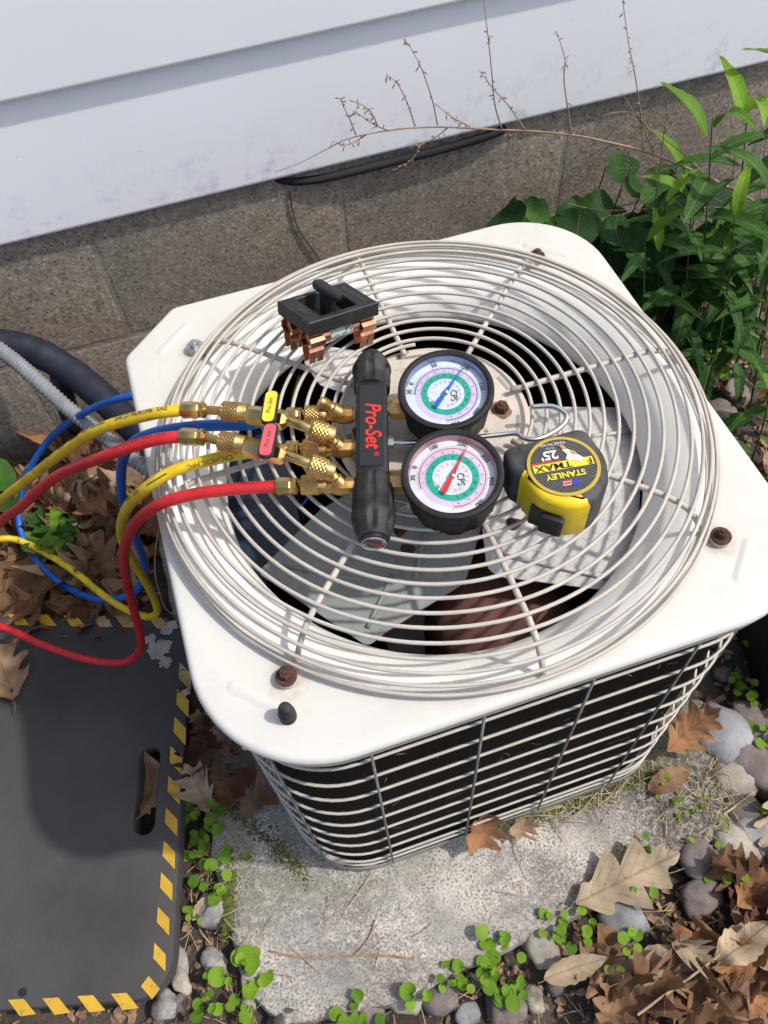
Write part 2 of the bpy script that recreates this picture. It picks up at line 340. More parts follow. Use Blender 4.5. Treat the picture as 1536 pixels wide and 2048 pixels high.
m = Mat('flashing', (.02, .022, .024), .7, 0, .15); m.vary(8, .7, 1.4); M['flashing'] = m.end()
m = Mat('board_rubber', (.060, .0565, .056), .6, 0, .18); m.vary(5, .75, 1.3, 6); m.mix(m.mul(m.ramp(m.noise(9, 6, .6), .5, .75), .35), (.095, .085, .082)); m.mix(m.ramp(m.noise(130, 4, .7), .72, .76), (.16, .13, .11))
m.mix(m.mul(m.ramp(m.noise(45, 8, .8), .56, .70), .35), (.09, .08, .072)); m.bump(m.noise(26, 6), .5, .004); m.bump(m.noise(300, 3), .25, .0008); m.rough(m.ramp(m.noise(12, 5), .3, .7, .55, .75)); M['board'] = m.end()
m = Mat('hazard_yellow', (.56, .34, .022), .55); m.vary(25, .8, 1.08); m.mix(m.mul(m.ramp(m.noise(110, 8, .8), .56, .66), .8), (.10, .075, .04)); M['stripe'] = m.end()
m = Mat('hazard_worn', (.42, .28, .11), .7); m.vary(40, .7, 1.15); m.mix(m.ramp(m.noise(120, 5, .75), .55, .64), (.10, .085, .07)); M['stripe_worn'] = m.end()
m = Mat('dried_cement', (.36, .33, .30), .95); m.vary(60, .7, 1.15); M['cement'] = m.end()
def stone_mat(n, a, b, sc=60):
    m = Mat(n, a, .7); m.mix(m.ramp(m.noise(sc * .5, 6, .65), .42, .62), b); m.mix(m.mul(m.ramp(m.noise(sc * 6, 8, .8), .52, .66), .5), tuple(c * 1.5 for c in b)); m.mix(m.mul(m.ramp(m.noise(sc * 4, 8, .8), .55, .68), .5), tuple(c * .5 for c in a)); m.vary(14, .65, 1.2, 6); m.mix(m.mul(m.ramp(m.noise(35, 7, .7), .45, .65), m.ramp(m.xyz()[2], -.01, .012, .85, .15)), (.075, .058, .044)); m.bump(m.noise(sc * 2, 7, .7), .55, .003); return m.end()
M['st_blue'] = stone_mat('stone_blue_grey', (.21, .213, .222), (.29, .293, .305)); M['st_brown'] = stone_mat('stone_brown', (.14, .11, .10), (.21, .17, .155)); M['st_tan'] = stone_mat('stone_tan', (.32, .29, .24), (.40, .36, .30))
M['st_dark'] = stone_mat('stone_dark', (.075, .068, .064), (.14, .13, .12)); M['st_white'] = stone_mat('stone_white', (.34, .33, .32), (.22, .215, .21), 90)
def leaf_mat(name, cols, green=False, trans=.25):
    m = Mat(name, cols[0], .6 if green else .8, 0, .16 if green else .2); r = m.rand()
    cr = m.nt.nodes.new('ShaderNodeValToRGB'); cr.color_ramp.elements[0].color = cols[0] + (1,); cr.color_ramp.elements[-1].color = cols[-1] + (1,)
    for i, c in enumerate(cols[1:-1]): e = cr.color_ramp.elements.new((i + 1) / (len(cols) - 1)); e.color = c + (1,)
    m.L(r, cr.inputs[0]); m.c = cr.outputs[0]
    m.vary(22, .65, 1.2, 6)
    uvn = m.nt.nodes.new('ShaderNodeUVMap'); uvn.uv_map = 'leaf'; ux, uy, uz = m.xyz(uvn.outputs[0])
    ay = m.mul(uy, 0, 'ADD'); ab = _n(m.nt, 'ShaderNodeMath', operation='ABSOLUTE'); m.L(ay, ab.inputs[0])
    fr2 = _n(m.nt, 'ShaderNodeMath', operation='FRACT'); m.L(m.mul(m.mul(ux, m.mul(ab.outputs[0], .9), 'SUBTRACT'), 8.0), fr2.inputs[0])
    vein = m.mul(m.ramp(fr2.outputs[0], .0, .10, 1, 0), m.ramp(ab.outputs[0], .0, .03, 1, 1)); mid = m.ramp(ab.outputs[0], .006, .016, 1, 0)
    vv = m.mul(vein, mid, 'MAXIMUM')
    m.mix(m.mul(vv, .20 if green else .35), (.30, .42, .16) if green else (.12, .07, .04))
    if not green: m.mix(m.mul(m.ramp(m.noise(90, 6, .7), .58, .72), .5), (.06, .035, .02))
    m.bump(vv, .35, .0012); m.bump(m.noise(80, 5), .35, .003)
    out = m.nt.nodes['Material Output']; m.end()
    tb = m.nt.nodes.new('ShaderNodeBsdfTranslucent'); m.L(m.c, tb.inputs[0]); ms = m.nt.nodes.new('ShaderNodeMixShader'); ms.inputs[0].default_value = trans
    m.L(m.b.outputs[0], ms.inputs[1]); m.L(tb.outputs[0], ms.inputs[2]); m.L(ms.outputs[0], out.inputs[0]); return m.m
M['leaf_brown'] = leaf_mat('dead_leaf_brown', [(.18, .094, .050), (.30, .172, .098), (.41, .268, .168), (.235, .122, .064), (.49, .35, .235)])
M['leaf_tan'] = leaf_mat('dead_leaf_tan', [(.52, .41, .27), (.46, .36, .24)])
M['leaf_orange'] = leaf_mat('dead_leaf_orange', [(.40, .205, .095), (.34, .175, .085)])
M['leaf_dark'] = leaf_mat('dead_leaf_dark', [(.12, .058, .034), (.19, .09, .05)])
M['green_bright'] = leaf_mat('seedling_leaf', [(.15, .30, .022), (.22, .37, .03), (.10, .22, .02)], True, .3)
M['green_mid'] = leaf_mat('weed_leaf', [(.045, .125, .022), (.07, .17, .03), (.035, .09, .02)], True, .3)
M['green_dark'] = leaf_mat('broad_leaf', [(.018, .06, .014), (.03, .09, .02), (.012, .04, .011)], True, .2)
M['green_shaded'] = leaf_mat('shaded_weed_leaf', [(.032, .095, .018), (.05, .13, .024), (.025, .07, .015)], True, .25)  # darker copy of the weed leaf, shade put into the colour
m = Mat('moss', (.09, .11, .02), .95); m.vary(90, .5, 1.6); m.bump(m.noise(250), .8, .003); M['moss'] = m.end()
m = Mat('green_stem', (.06, .11, .025), .7, 0, .2); m.vary(40, .7, 1.2); M['stem'] = m.end()
m = Mat('dark_stem', (.07, .06, .025), .7); m.vary(40, .7, 1.2); M['stem_dark'] = m.end()
m = Mat('sticker', (.62, .60, .50), .5); m.mix(m.mul(m.ramp(m.noise(500, 2), .56, .6), .8), (.05, .05, .05)); M['sticker'] = m.end()

# ------------------------------------------------------------------ the setting: ground and pad
def ground_z(x, y): return -0.028 + 0.012 * noise.noise(V((x * 7, y * 7, 1.3))) + 0.006 * noise.noise(V((x * 25, y * 25, 4)))
def axis(lo, hi, step, far):
    a = []; v = lo
    while v < hi: a.append(v); v += step
    a.append(hi)
    return [-far, -far * .4, -far * .15] + a + [far * .15, far * .4, far]
gx = axis(-1.3, 1.5, .028, 40); gy = axis(-.9, .70, .028, 40)
mb = MB(); nx = len(gx)
mb.add([(x, y, ground_z(x, y)) for y in gy for x in gx], [(j * nx + i, j * nx + i + 1, (j + 1) * nx + i + 1, (j + 1) * nx + i) for j in range(len(gy) - 1) for i in range(nx - 1)])
tag(mb.build('ground', M['soil']), kind='structure')
pad_out = densify([(-.385, -.345), (-.345, -.405), (-.20, -.425), (0, -.412), (.12, -.40), (.32, -.375), (.36, -.30), (.365, .40), (-.38, .40), (-.375, .0), (-.39, -.2)], .012)
pad_out = [(x + .006 * noise.noise(V((x * 30, y * 30, 0))) + .003 * noise.noise(V((x * 90, y * 90, 0))), y + .006 * noise.noise(V((x * 30, y * 30, 9)))) for x, y in pad_out]
mb = MB(); mb.prism(pad_out, -.09, 0, bevel=.010)
tag(mb.build('concrete_pad', M['pad']), kind='structure')

# ------------------------------------------------------------------ the house: block foundation and lap siding
house = empty('house_wall', (0, .66, -.05), 'white lap siding wall on a pebbly concrete block foundation', 'house wall')
WY = .652
mb = MB(); mb.box((.3, WY + .1012, .18), 5.2, .2, .62); found = mb.build('foundation', M['mortar'], house, smooth=False)
bl, bh = .398, .198
def block_mesh(x0, x1, z0, z1):
    mb = MB(); d = .06; n = .004
    o = [(x0, z0), (x1, z0), (x1, z1), (x0, z1)]
    def L(off, y): return [V((p[0], y, p[1])) for p in inset(densify(o, .05), off)]
    mb.loft([L(0, WY + .02), L(0, WY + .0010), L(.002, WY + .0004), L(.006, WY)], True, False, True); return mb
for ci, (z0, z1, offx) in enumerate([(-.07, .198, .2), (.206, .452, 0.)]):
    for k in range(-6, 7):
        x0 = -.318 + .004 + k * .396 + offx
        block_mesh(x0, x0 + .388, z0, z1).build('block', M['block'], found, angle=60)
SY = .6445; zb = .4375
mb = MB(); mb.box((.3, SY + .022, .4455), 5.2, .036, .02); mb.build('flashing', M['flashing'], house, smooth=False)
bt = .198
for k in range(9):
    z0 = zb + k * bt; mb = MB()
    prof = [(SY + .020, z0 + .004), (SY + .012, z0 - .001), (SY - .002, z0), (SY - .004, z0 + .002), (SY - .004, z0 + .006), (SY + .0085, z0 + bt + .002), (SY + .020, z0 + bt + .002)]
    xs = [-2.3 + i * .26 for i in range(21)]
    mb.loft([[V((x, p[0] + .0012 * noise.noise(V((x * 2, p[1] * 3, 0))), p[1] + .0025 * noise.noise(V((x * 1.3, k * 7.7, 3))))) for p in prof] for x in xs], True, True, True)
    mb.build('siding_board', M['siding'], house, angle=50)
# black cable tucked under the siding
pts = smooth_path([PY(530, 352, .662), PY(585, 362, .652), PY(650, 356, .646), PY(750, 332, .642), PY(860, 305, .642), PY(960, 277, .644), PY(1010, 258, .650)], 8)
mb = MB(); mb.tube(pts, .0065, 12); mb.build('cable', M['flashing'], label='dark cable tucked under the lower edge of the siding', cat='cable')

# ------------------------------------------------------------------ the condenser
ac = empty('air_conditioner', (0, 0, 0), 'white square outdoor condenser unit with a round wire fan guard on top', 'air conditioner')
HS = .280; HF = .2825; CO = .0165
top_out = rounded_poly([(-.281, -HF), (HS, -HF), (HS, .2826), (-.216, .2826), (-.281, .222)], [.115, .10, .10, .018, .018], 14)
top_out = densify(top_out, .008)
def off_loop(off, z, src=top_out): return [V((p[0], p[1], z)) for p in inset(src, off)]
th = [math.atan2(p[1], p[0]) for p in top_out]
def ring_loop(r, z): return [V((r * math.cos(t), r * math.sin(t), z)) for t in th]
mb = MB()
loops = [off_loop(.0070, T - .0265), off_loop(.0047, T - .0275), off_loop(.0004, T - .0068), off_loop(0, T - .0060), off_loop(.0005, T - .0042), off_loop(.0018, T - .0018), off_loop(.0040, T - .0004), off_loop(.0065, T)]
ol = off_loop(.0065, T); rl = ring_loop(.2655, T)
for t in (.35, .7): loops.append([a.lerp(b, t) for a, b in zip(ol, rl)])
loops += [rl]
mb.loft(loops)
top = mb.build('top_panel', M['enamel'], ac, angle=60)
mb = MB(); mb.loft([ring_loop(r, T + z) for r, z in [(.2675, -.0012), (.2645, -.0010), (.2615, -.0016), (.257, -.0028), (.250, -.0068), (.243, -.0118), (.235, -.0180), (.227, -.0260), (.2205, -.0350), (.2170, -.0430), (.2160, -.0480), (.2175, -.0490), (.2190, -.0430)]])
mb.build('fan_shroud', M['shroud'], ac, angle=80)
# embossed ribs pressed into the corners
for (a, b) in [((470, 1376), (545, 1412)), ((1497, 1090), (1480, 1150)), ((1058, 492), (1130, 507)), ((325, 700), (370, 655))]:
    p, q = PT(*a, 0), PT(*b, 0); d = (q - p); L = d.length; X, Y, Z = d.normalized(), V((0, 0, 1)).cross(d.normalized()), V((0, 0, 1))
    mb = MB(); o = rounded_poly([(-.008, -.006), (L + .008, -.006), (L + .008, .006), (-.008, .006)], .0055, 6); lps = []
    for off, z in [(0, .0001), (.0015, .0004), (.003, .0010), (.0045, .0013)]: lps.append([p + X * c[0] + Y * c[1] + Z * z for c in inset(o, off)])
    mb.loft(lps, True, False, True); mb.build('embossed_rib', M['enamel'], top, angle=90)

# coil, cage, base pan
body_off = .010
def side_loop(off, z): return off_loop(off, z)
mb = MB(); mb.loft([side_loop(.026, .022), side_loop(.026, T - .012), side_loop(.0265, T - .012), side_loop(.0275, T - .075), side_loop(.044, T - .075), side_loop(.044, .022), side_loop(.026, .022)])
coil = mb.build('coil', M['coil'], ac, angle=60)
cage_out = inset(top_out, CO)
cage = empty('wire_cage', (0, 0, .02), parent=ac)
zs = [.48 + .053, .48, .427, .374, .320, .267, .214, .161, .108, .062, .040]
for z in zs:
    mb = MB(); mb.tube([V((p[0], p[1], z)) for p in cage_out], .0017, 6, closed=True); mb.build('horizontal_wire', M['guard'], cage, angle=180)
def cage_pt(ang):
    best = min(cage_out, key=lambda p: abs((math.atan2(p[1], p[0]) - ang + math.pi) % (2 * math.pi) - math.pi)); return best
vert_xy = [(-.153, -HS), (-.049, -HS), (.056, -HS), (.161, -HS), (HS, -.153), (HS, -.05), (HS, .055), (HS, .16), (-HS, -.153), (-HS, -.05), (-HS, .055), (-HS, .16), (-.16, HS), (-.05, HS), (.055, HS), (.16, HS)]
mb0 = None
for x, y in vert_xy + [(-.2475, -.2475), (.251, -.251), (.251, .251)]:
    ang = math.atan2(y, x); n = V((x, y, 0)).normalized() if abs(x) == abs(y) else (V((0, 1 if y > 0 else -1, 0)) if abs(y) > abs(x) else V((1 if x > 0 else -1, 0, 0)))
    if abs(x) == abs(y): cx_, cy_ = cage_pt(ang)
    elif abs(y) > abs(x): cx_, cy_ = x, ((.2826 if y > 0 else HF) - CO) * (1 if y > 0 else -1)
    else: cx_, cy_ = (HS - CO) * (1 if x > 0 else -1), y
    c = V((cx_, cy_, 0)) + n * .0036
    mb = MB(); mb.tube([c + V((0, 0, .034)), c + V((0, 0, T - .02))], .0016, 6); mb.build('vertical_wire', M['guard_dull'], cage, angle=180)
mb = MB(); mb.loft([side_loop(.036, .004), side_loop(.0215, .004), side_loop(.0160, .006), side_loop(.0145, .009), side_loop(.0145, .026), side_loop(.0157, .026), side_loop(.0163, .012), side_loop(.030, .011), side_loop(.22, .011)], True, True, True)
mb.build('base_pan', M['pan'], ac, angle=50)
# lip screw and guard bolts
def hex_bolt(c, axis, rad, mats, parent, washer=True, name='bolt', h=.006, ref=None):
    b = MB(); o = V(c)
    if washer: b.lathe(o, axis, [(0, rad * 1.7), (.0022, rad * 1.75), (.003, rad * 1.5)], 20, mi=0)
    o2 = o + V(axis).normalized() * (.003 if washer else 0)
    b.lathe(o2, axis, [(0, rad), (h * .8, rad), (h, rad * .85)], 6, mi=1 if len(mats) > 1 else 0, ref=ref)
    b.lathe(o2, axis, [(h - .0005, rad * .45), (h + .0015, rad * .4)], 10, mi=1 if len(mats) > 1 else 0)
    return b.build(name, mats, parent, smooth=True, angle=30)
BB = .2024
q = PT(497, 1483, -.016)
hex_bolt(V((q.x, q.y, T - .016)), V((-.75, -.66, 0)), .0055, [M['zinc']], ac, False, 'lip_screw')
for (x, y, mt, hh) in [(-BB, -BB, 'rust', .006), (BB, -BB, 'rust', .006), (BB, BB, 'rust', .006), (-BB, BB, 'zinc', .005)]:
    n = V((x, y, 0)).normalized(); c = V((x, y, T + .0002))
    foot = MB(); foot.lathe(c, (0, 0, 1), [(0, .0090), (.0042, .0093), (.0055, .0088)], 20); foot.build('guard_foot', M['guard'], ac, angle=40)
    hex_bolt(c + V((0, 0, .0055)), (0, 0, 1), .0053, [M[mt]], ac, True, 'bolt', hh, ref=(.9, .3, 0))

# fan guard: concentric rings on eight bent spokes
guard = empty('fan_guard', (0, 0, T), parent=ac)
RG = [(.0955 + .01345 * k, .0405) for k in range(11)]
RG += [(.2425, .0385), (.2540, .0335), (.2632, .0262), (.2705, .0175), (.2750, .0085)]
for i, (r, z) in enumerate(RG):
    mb = MB(); n = 120
    pts = [V((r * math.cos(2 * math.pi * k / n), r * math.sin(2 * math.pi * k / n), T + z + .0008 * noise.noise(V((math.cos(2 * math.pi * k / n) * 2, math.sin(2 * math.pi * k / n) * 2, i))))) for k in range(n)]
    mb.tube(pts, .00185, 8, closed=True); mb.build('guard_ring', M['guard'], guard, angle=180)
e0 = PT(830, 687, .041); a1 = math.atan2(e0.y, e0.x)
mb = MB(); mb.tube([V((.0885 * math.cos(a1 + t * .05), .0885 * math.sin(a1 + t * .05), T + .0405)) for t in range(0, 60)], .00185, 8); mb.build('guard_ring', M['guard'], guard, angle=180)
for k in range(8):
    a = k * math.pi / 4; d = V((math.cos(a), math.sin(a), 0))
    prof = [(.082, .0362), (.16, .0362), (.222, .0358), (.238, .0335), (.250, .0290), (.258, .0215), (.2655, .0120), (.2690, .0045)]
    if k % 2: prof = prof[:-1] + [(.2705, .0065), (.280, .0035), (.286, .003)]
    pts = smooth_path([d * r + V((0, 0, T + z)) for r, z in prof], 4)
    mb = MB(); mb.tube(pts, .0029, 8); mb.build('guard_spoke', M['guard'], guard, angle=180)

# motor plate with rusty bolts and a rating sticker
mb = MB(); mb.lathe((0, 0, T + .010), (0, 0, 1), [(0, .093), (.0015, .0955), (.016, .0955), (.0185, .0935), (.0195, .088), (.0185, .07), (.0185, .001)], 64); mp = mb.build('motor_plate', M['motor'], ac, angle=50)
for k in range(10):
    a = k * .628 + .2; rr = .083; mb = MB()
    o = rounded_poly([(-.010, -.0017), (.010, -.0017), (.010, .0017), (-.010, .0017)], .0015, 3)
    X = V((-math.sin(a), math.cos(a), 0)); Y = V((math.cos(a), math.sin(a), 0)); mb.prism(o, .0002, .0010, O=V((rr * math.cos(a), rr * math.sin(a), T + .0285)), X=X, Y=Y); mb.build('pressed_slot', M['pan'], mp, smooth=False)
for (u, v) in [(1003, 820), (640, 890), (850, 690), (900, 1010)]:
    p = PT(u, v, .0285); p = V((p.x, p.y, 0)); 
    if p.length > .075: p = p.normalized() * .072
    stn = MB(); stn.lathe(V((p.x, p.y, T + .0287)), (0, 0, 1), [(0, .0105), (.0003, .0095)], 22, fn=lambda r, a, t: r * (1 + .12 * math.sin(2 * t + 1) + .07 * math.sin(5 * t))); stn.build('rust_stain', M['rust_light'], mp, angle=60)
    hex_bolt(V((p.x, p.y, T + .029)), (0, 0, 1), .0068, [M['rust']], mp, False, 'bolt', .008)
sc_ = PT(808, 992, .0288); mb = MB(); mb.box(V((sc_.x, sc_.y, T + .029)), .045, .018, .0006, Matrix.Rotation(.35, 3, 'Z')); mb.build('rating_sticker', M['sticker'], mp, smooth=False)
# motor, fan blades, compressor and control box inside
mb = MB(); mb.lathe((0, 0, T - .11), (0, 0, 1), [(0, .03), (.005, .055), (.10, .06), (.118, .06)], 32); mb.build('motor', M['motor'], ac, angle=50)
def blade(pix, z, mat, tilt, rr):
    w = [PT(u, v, z) for u, v in pix]; o = rounded_poly([(p.x, p.y) for p in w], rr, 6); c = V((sum(p[0] for p in o) / len(o), sum(p[1] for p in o) / len(o)))
    o = densify(o, .012); tv = V(tilt)
    def zz(p): d = V(p) - c; return T + z + d.dot(tv)
    mb = MB(); lp = []
    for off in (0, .03): lp.append([V((p[0], p[1], zz(p) + (.0 if off == 0 else .003))) for p in (inset(o, .0) if off == 0 else [tuple(V(q).lerp(c, .45)) for q in o])])
    lp.append([V((tuple(V(q).lerp(c, .9)) + (zz(tuple(V(q).lerp(c, .9))) + .003,))) for q in o])
    low = [[p - V((0, 0, .0016)) for p in l] for l in lp[:1]]
    mb.loft(low + lp, True, True, True); b = mb.build('fan_blade', mat, ac, angle=40)
    return b, c, zz
b1, c1, z1 = blade([(1000, 812), (1255, 815), (1284, 925), (1276, 1050), (1226, 1182), (975, 1150), (965, 1060), (985, 960)], -.062, M['blade'], (.0, .0), [.01, .018, .06, .06, .012, .02, .02, .01])
b2, c2, z2 = blade([(515, 1145), (735, 1293), (775, 1262), (930, 1165), (968, 1040), (880, 985), (700, 985), (640, 1020)], -.07, M['blade_grey'], (.0, .0), [.006, .008, .01, .02, .02, .01, .01, .01])
b3, c3, z3 = blade([(606, 722), (640, 690), (735, 705), (800, 760), (735, 800), (640, 770)], -.058, M['blade'], (.0, .0), [.008, .01, .01, .01, .01, .012])
for (b, z, lines) in [(b1, -.0595, [((1005, 1110), (1235, 1160)), ((1120, 880), (1285, 860))]), (b2, -.0675, [((735, 1255), (785, 1150)), ((560, 1130), (720, 1160)), ((850, 1060), (830, 1160))])]:
    for p, q in lines:
        mb = MB(); mb.tube([PT(*p, z), PT((p[0] + q[0]) / 2, (p[1] + q[1]) / 2, z + .001), PT(*q, z)], .0022, 8); mb.build('pressed_rib', b.data.materials[0], b, angle=180)
for b, z, (u, v) in [(b1, -.059, (1028, 1047)), (b2, -.067, (815, 1100)), (b2, -.067, (800, 1060))]:
    p = PT(u, v, z); mb = MB(); mb.lathe(p, (0, 0, 1), [(0, .0075), (.0008, .0065)], 16, fn=lambda r, a, t: r * (1 + .15 * math.sin(3 * t))); mb.lathe(p, (0, 0, 1), [(0, .0046), (.003, .0036), (.004, .001)], 14); mb.build('rivet', M['rust'], b, angle=50)
cc_ = P(1012, 1195, .45); cc_.z = 0
mb = MB(); mb.lathe(cc_, (0, 0, 1), [(.011, .084), (.39, .084), (.420, .080), (.440, .064), (.450, .040), (.454, .005)], 40); mb.build('compressor', M['compressor'], ac, angle=60)
mb = MB(); mb.prism(rounded_poly([(-.245, -.08), (-.15, -.02), (-.13, .20), (-.235, .215)], .01, 4), .10, .46, bevel=.004); cbx = mb.build('control_box', M['navy'], ac, angle=40)
for (pts, mt, nm) in [([(592, 985, -.13), (560, 1030, -.14), (520, 1075, -.16), (480, 1150, -.19)], 'tag_yellow', 'orange_wire'), ([(625, 985, -.15), (575, 1050, -.15), (545, 1110, -.17), (520, 1160, -.2)], 'needle_blue', 'blue_wire'), ([(600, 745, -.12), (585, 800, -.12), (590, 850, -.15)], 'tag_yellow', 'orange_wire')]:
    mb = MB(); mb.tube(smooth_path([PT(*p) for p in pts], 6), .0018, 6); mb.build(nm, M[mt], ac, angle=180)

# ------------------------------------------------------------------ manifold gauge set
MAN = PT(745, 870, .062)
ax_a = (PT(746, 960, .062) - PT(744, 790, .062)); ax_a.z = 0; BL = ax_a.length; ax_a.normalize()      # towards the photo's lower edge
ax_b = V((-ax_a.y, ax_a.x, 0)); ax_b = ax_b if ax_b.x > 0 else -ax_b; UP = V((0, 0, 1))
man = empty('manifold_gauge_set', V((MAN.x, MAN.y, T + .043)), 'black manifold with two round pressure gauges lying on the fan guard', 'gauge manifold')
zc = T + .063
Bc = V((MAN.x, MAN.y, zc)); top_end = PT(744, 795, .063); bot_end = PT(748, 968, .063)
bw = .0285; bhh = .028
mb = MB(); mb.prism(rounded_poly([(-BL / 2 - .004, -bw / 2), (BL / 2 + .004, -bw / 2), (BL / 2 + .004, bw / 2), (-BL / 2 - .004, bw / 2)], .002, 3), -bhh / 2, bhh / 2, bevel=.0022, X=ax_a, Y=ax_b, Z=UP, O=Bc)
mb2 = mb.build('manifold_body', M['plastic'], man, angle=35)
mb = MB(); zt = Bc + UP * (bhh / 2 + .0004)
mb.prism(rounded_poly([(-BL / 2 + .003, -bw / 2 + .0035), (BL / 2 - .003, -bw / 2 + .0035), (BL / 2 - .003, bw / 2 - .0035), (-BL / 2 + .003, bw / 2 - .0035)], .002, 3), 0, .0005, X=ax_a, Y=ax_b, Z=UP, O=zt); mb.build('name_plate', M['label_black'], mb2, smooth=False)
mb = MB(); put_text(mb, 'Pro-Set', .0200, zt + UP * .0007 + ax_a * .001 + ax_b * .001, ax_a, ax_b, shear=.25, bold=.012, sx=.85); put_text(mb, '®', .006, zt + UP * .0007 + ax_a * .034 - ax_b * .002 + ax_b * .006, ax_a, ax_b); mb.build('lettering', M['print_red'], mb2, smooth=False)
# valve knobs
def knob(org, axis, L, R, name_end):
    def fn(r, a, t):
        s = a / L; c = math.cos(6 * t)
        if s < .56: return r * (1 - .13 * max(0, min(1, (c - .45) * 5)) * (1 if .06 < s else 0))
        g = max(0., 1 - ((s - .76) / .15) ** 2); return r * (1 - .20 * g * max(0, c) ** 1.5)
    prof = [(0, R * .84), (.02 * L, R * .93), (.08 * L, R * .95), (.3 * L, R * .98), (.54 * L, R), (.58 * L, R * 1.04), (.64 * L, R * 1.03), (.70 * L, R * .99), (.76 * L, R * .94), (.82 * L, R * .88), (.88 * L, R * .81), (.93 * L, R * .745), (.955 * L, R * .70), (.96 * L, R * .66)]
    mb = MB(); mb.lathe(org, axis, prof, 72, fn=fn); k = mb.build('valve_knob', M['knob'], man, angle=35)
    X, Y, Z = frame(axis); e = V(org) + Z * (L * .96)
    mb = MB(); mb.lathe(e, axis, [(0, R * .60), (.003, R * .60), (.0036, R * .57), (.0038, R * .52), (.0038, .0001)], 36); mb.build('end_cap', M['label_black'], k, angle=40)
    if name_end:
        mb = MB(); f0 = e + Z * .0042; xx = -(Z.cross(UP)).normalized(); xx = V((1, 0, 0)) - Z * Z.x; xx = (xx - UP * .35).normalized(); xx = (xx - Z * xx.dot(Z)).normalized(); yy = Z.cross(xx)
        put_text(mb, 'Pro-Set', .0058, f0, xx, yy, mi=0, shear=.25, bold=.015)
        loopA = [f0 + (xx * math.cos(t * .1309) + yy * math.sin(t * .1309)) * (R * .545) for t in range(48)]; mb.tube(loopA, .00022, 4, closed=True, mi=1)
        for txt, a0, st in [('TRIPLE-SEAL', 2.1, -.19), ('REFRIGERATION', 3.5, .19)]:
            for i, ch in enumerate(txt):
                a = a0 + st * i; rd = xx * math.cos(a) + yy * math.sin(a); tn = (yy * math.cos(a) - xx * math.sin(a)) * (1 if st > 0 else -1); u_ = rd if st < 0 else -rd
                put_text(mb, ch, .0032, f0 + rd * (R * .43), tn, u_, mi=1)
        mb.build('cap_lettering', [M['print_red'], M['print_white']], k, smooth=False)
    return k
ke = Bc - ax_a * (BL / 2 + .002); kb = Bc + ax_a * (BL / 2 + .002)
knob(ke, -ax_a, .044, .0182, False); knob(kb, ax_a + V((0, 0, -.02)), .063, .0186, True)
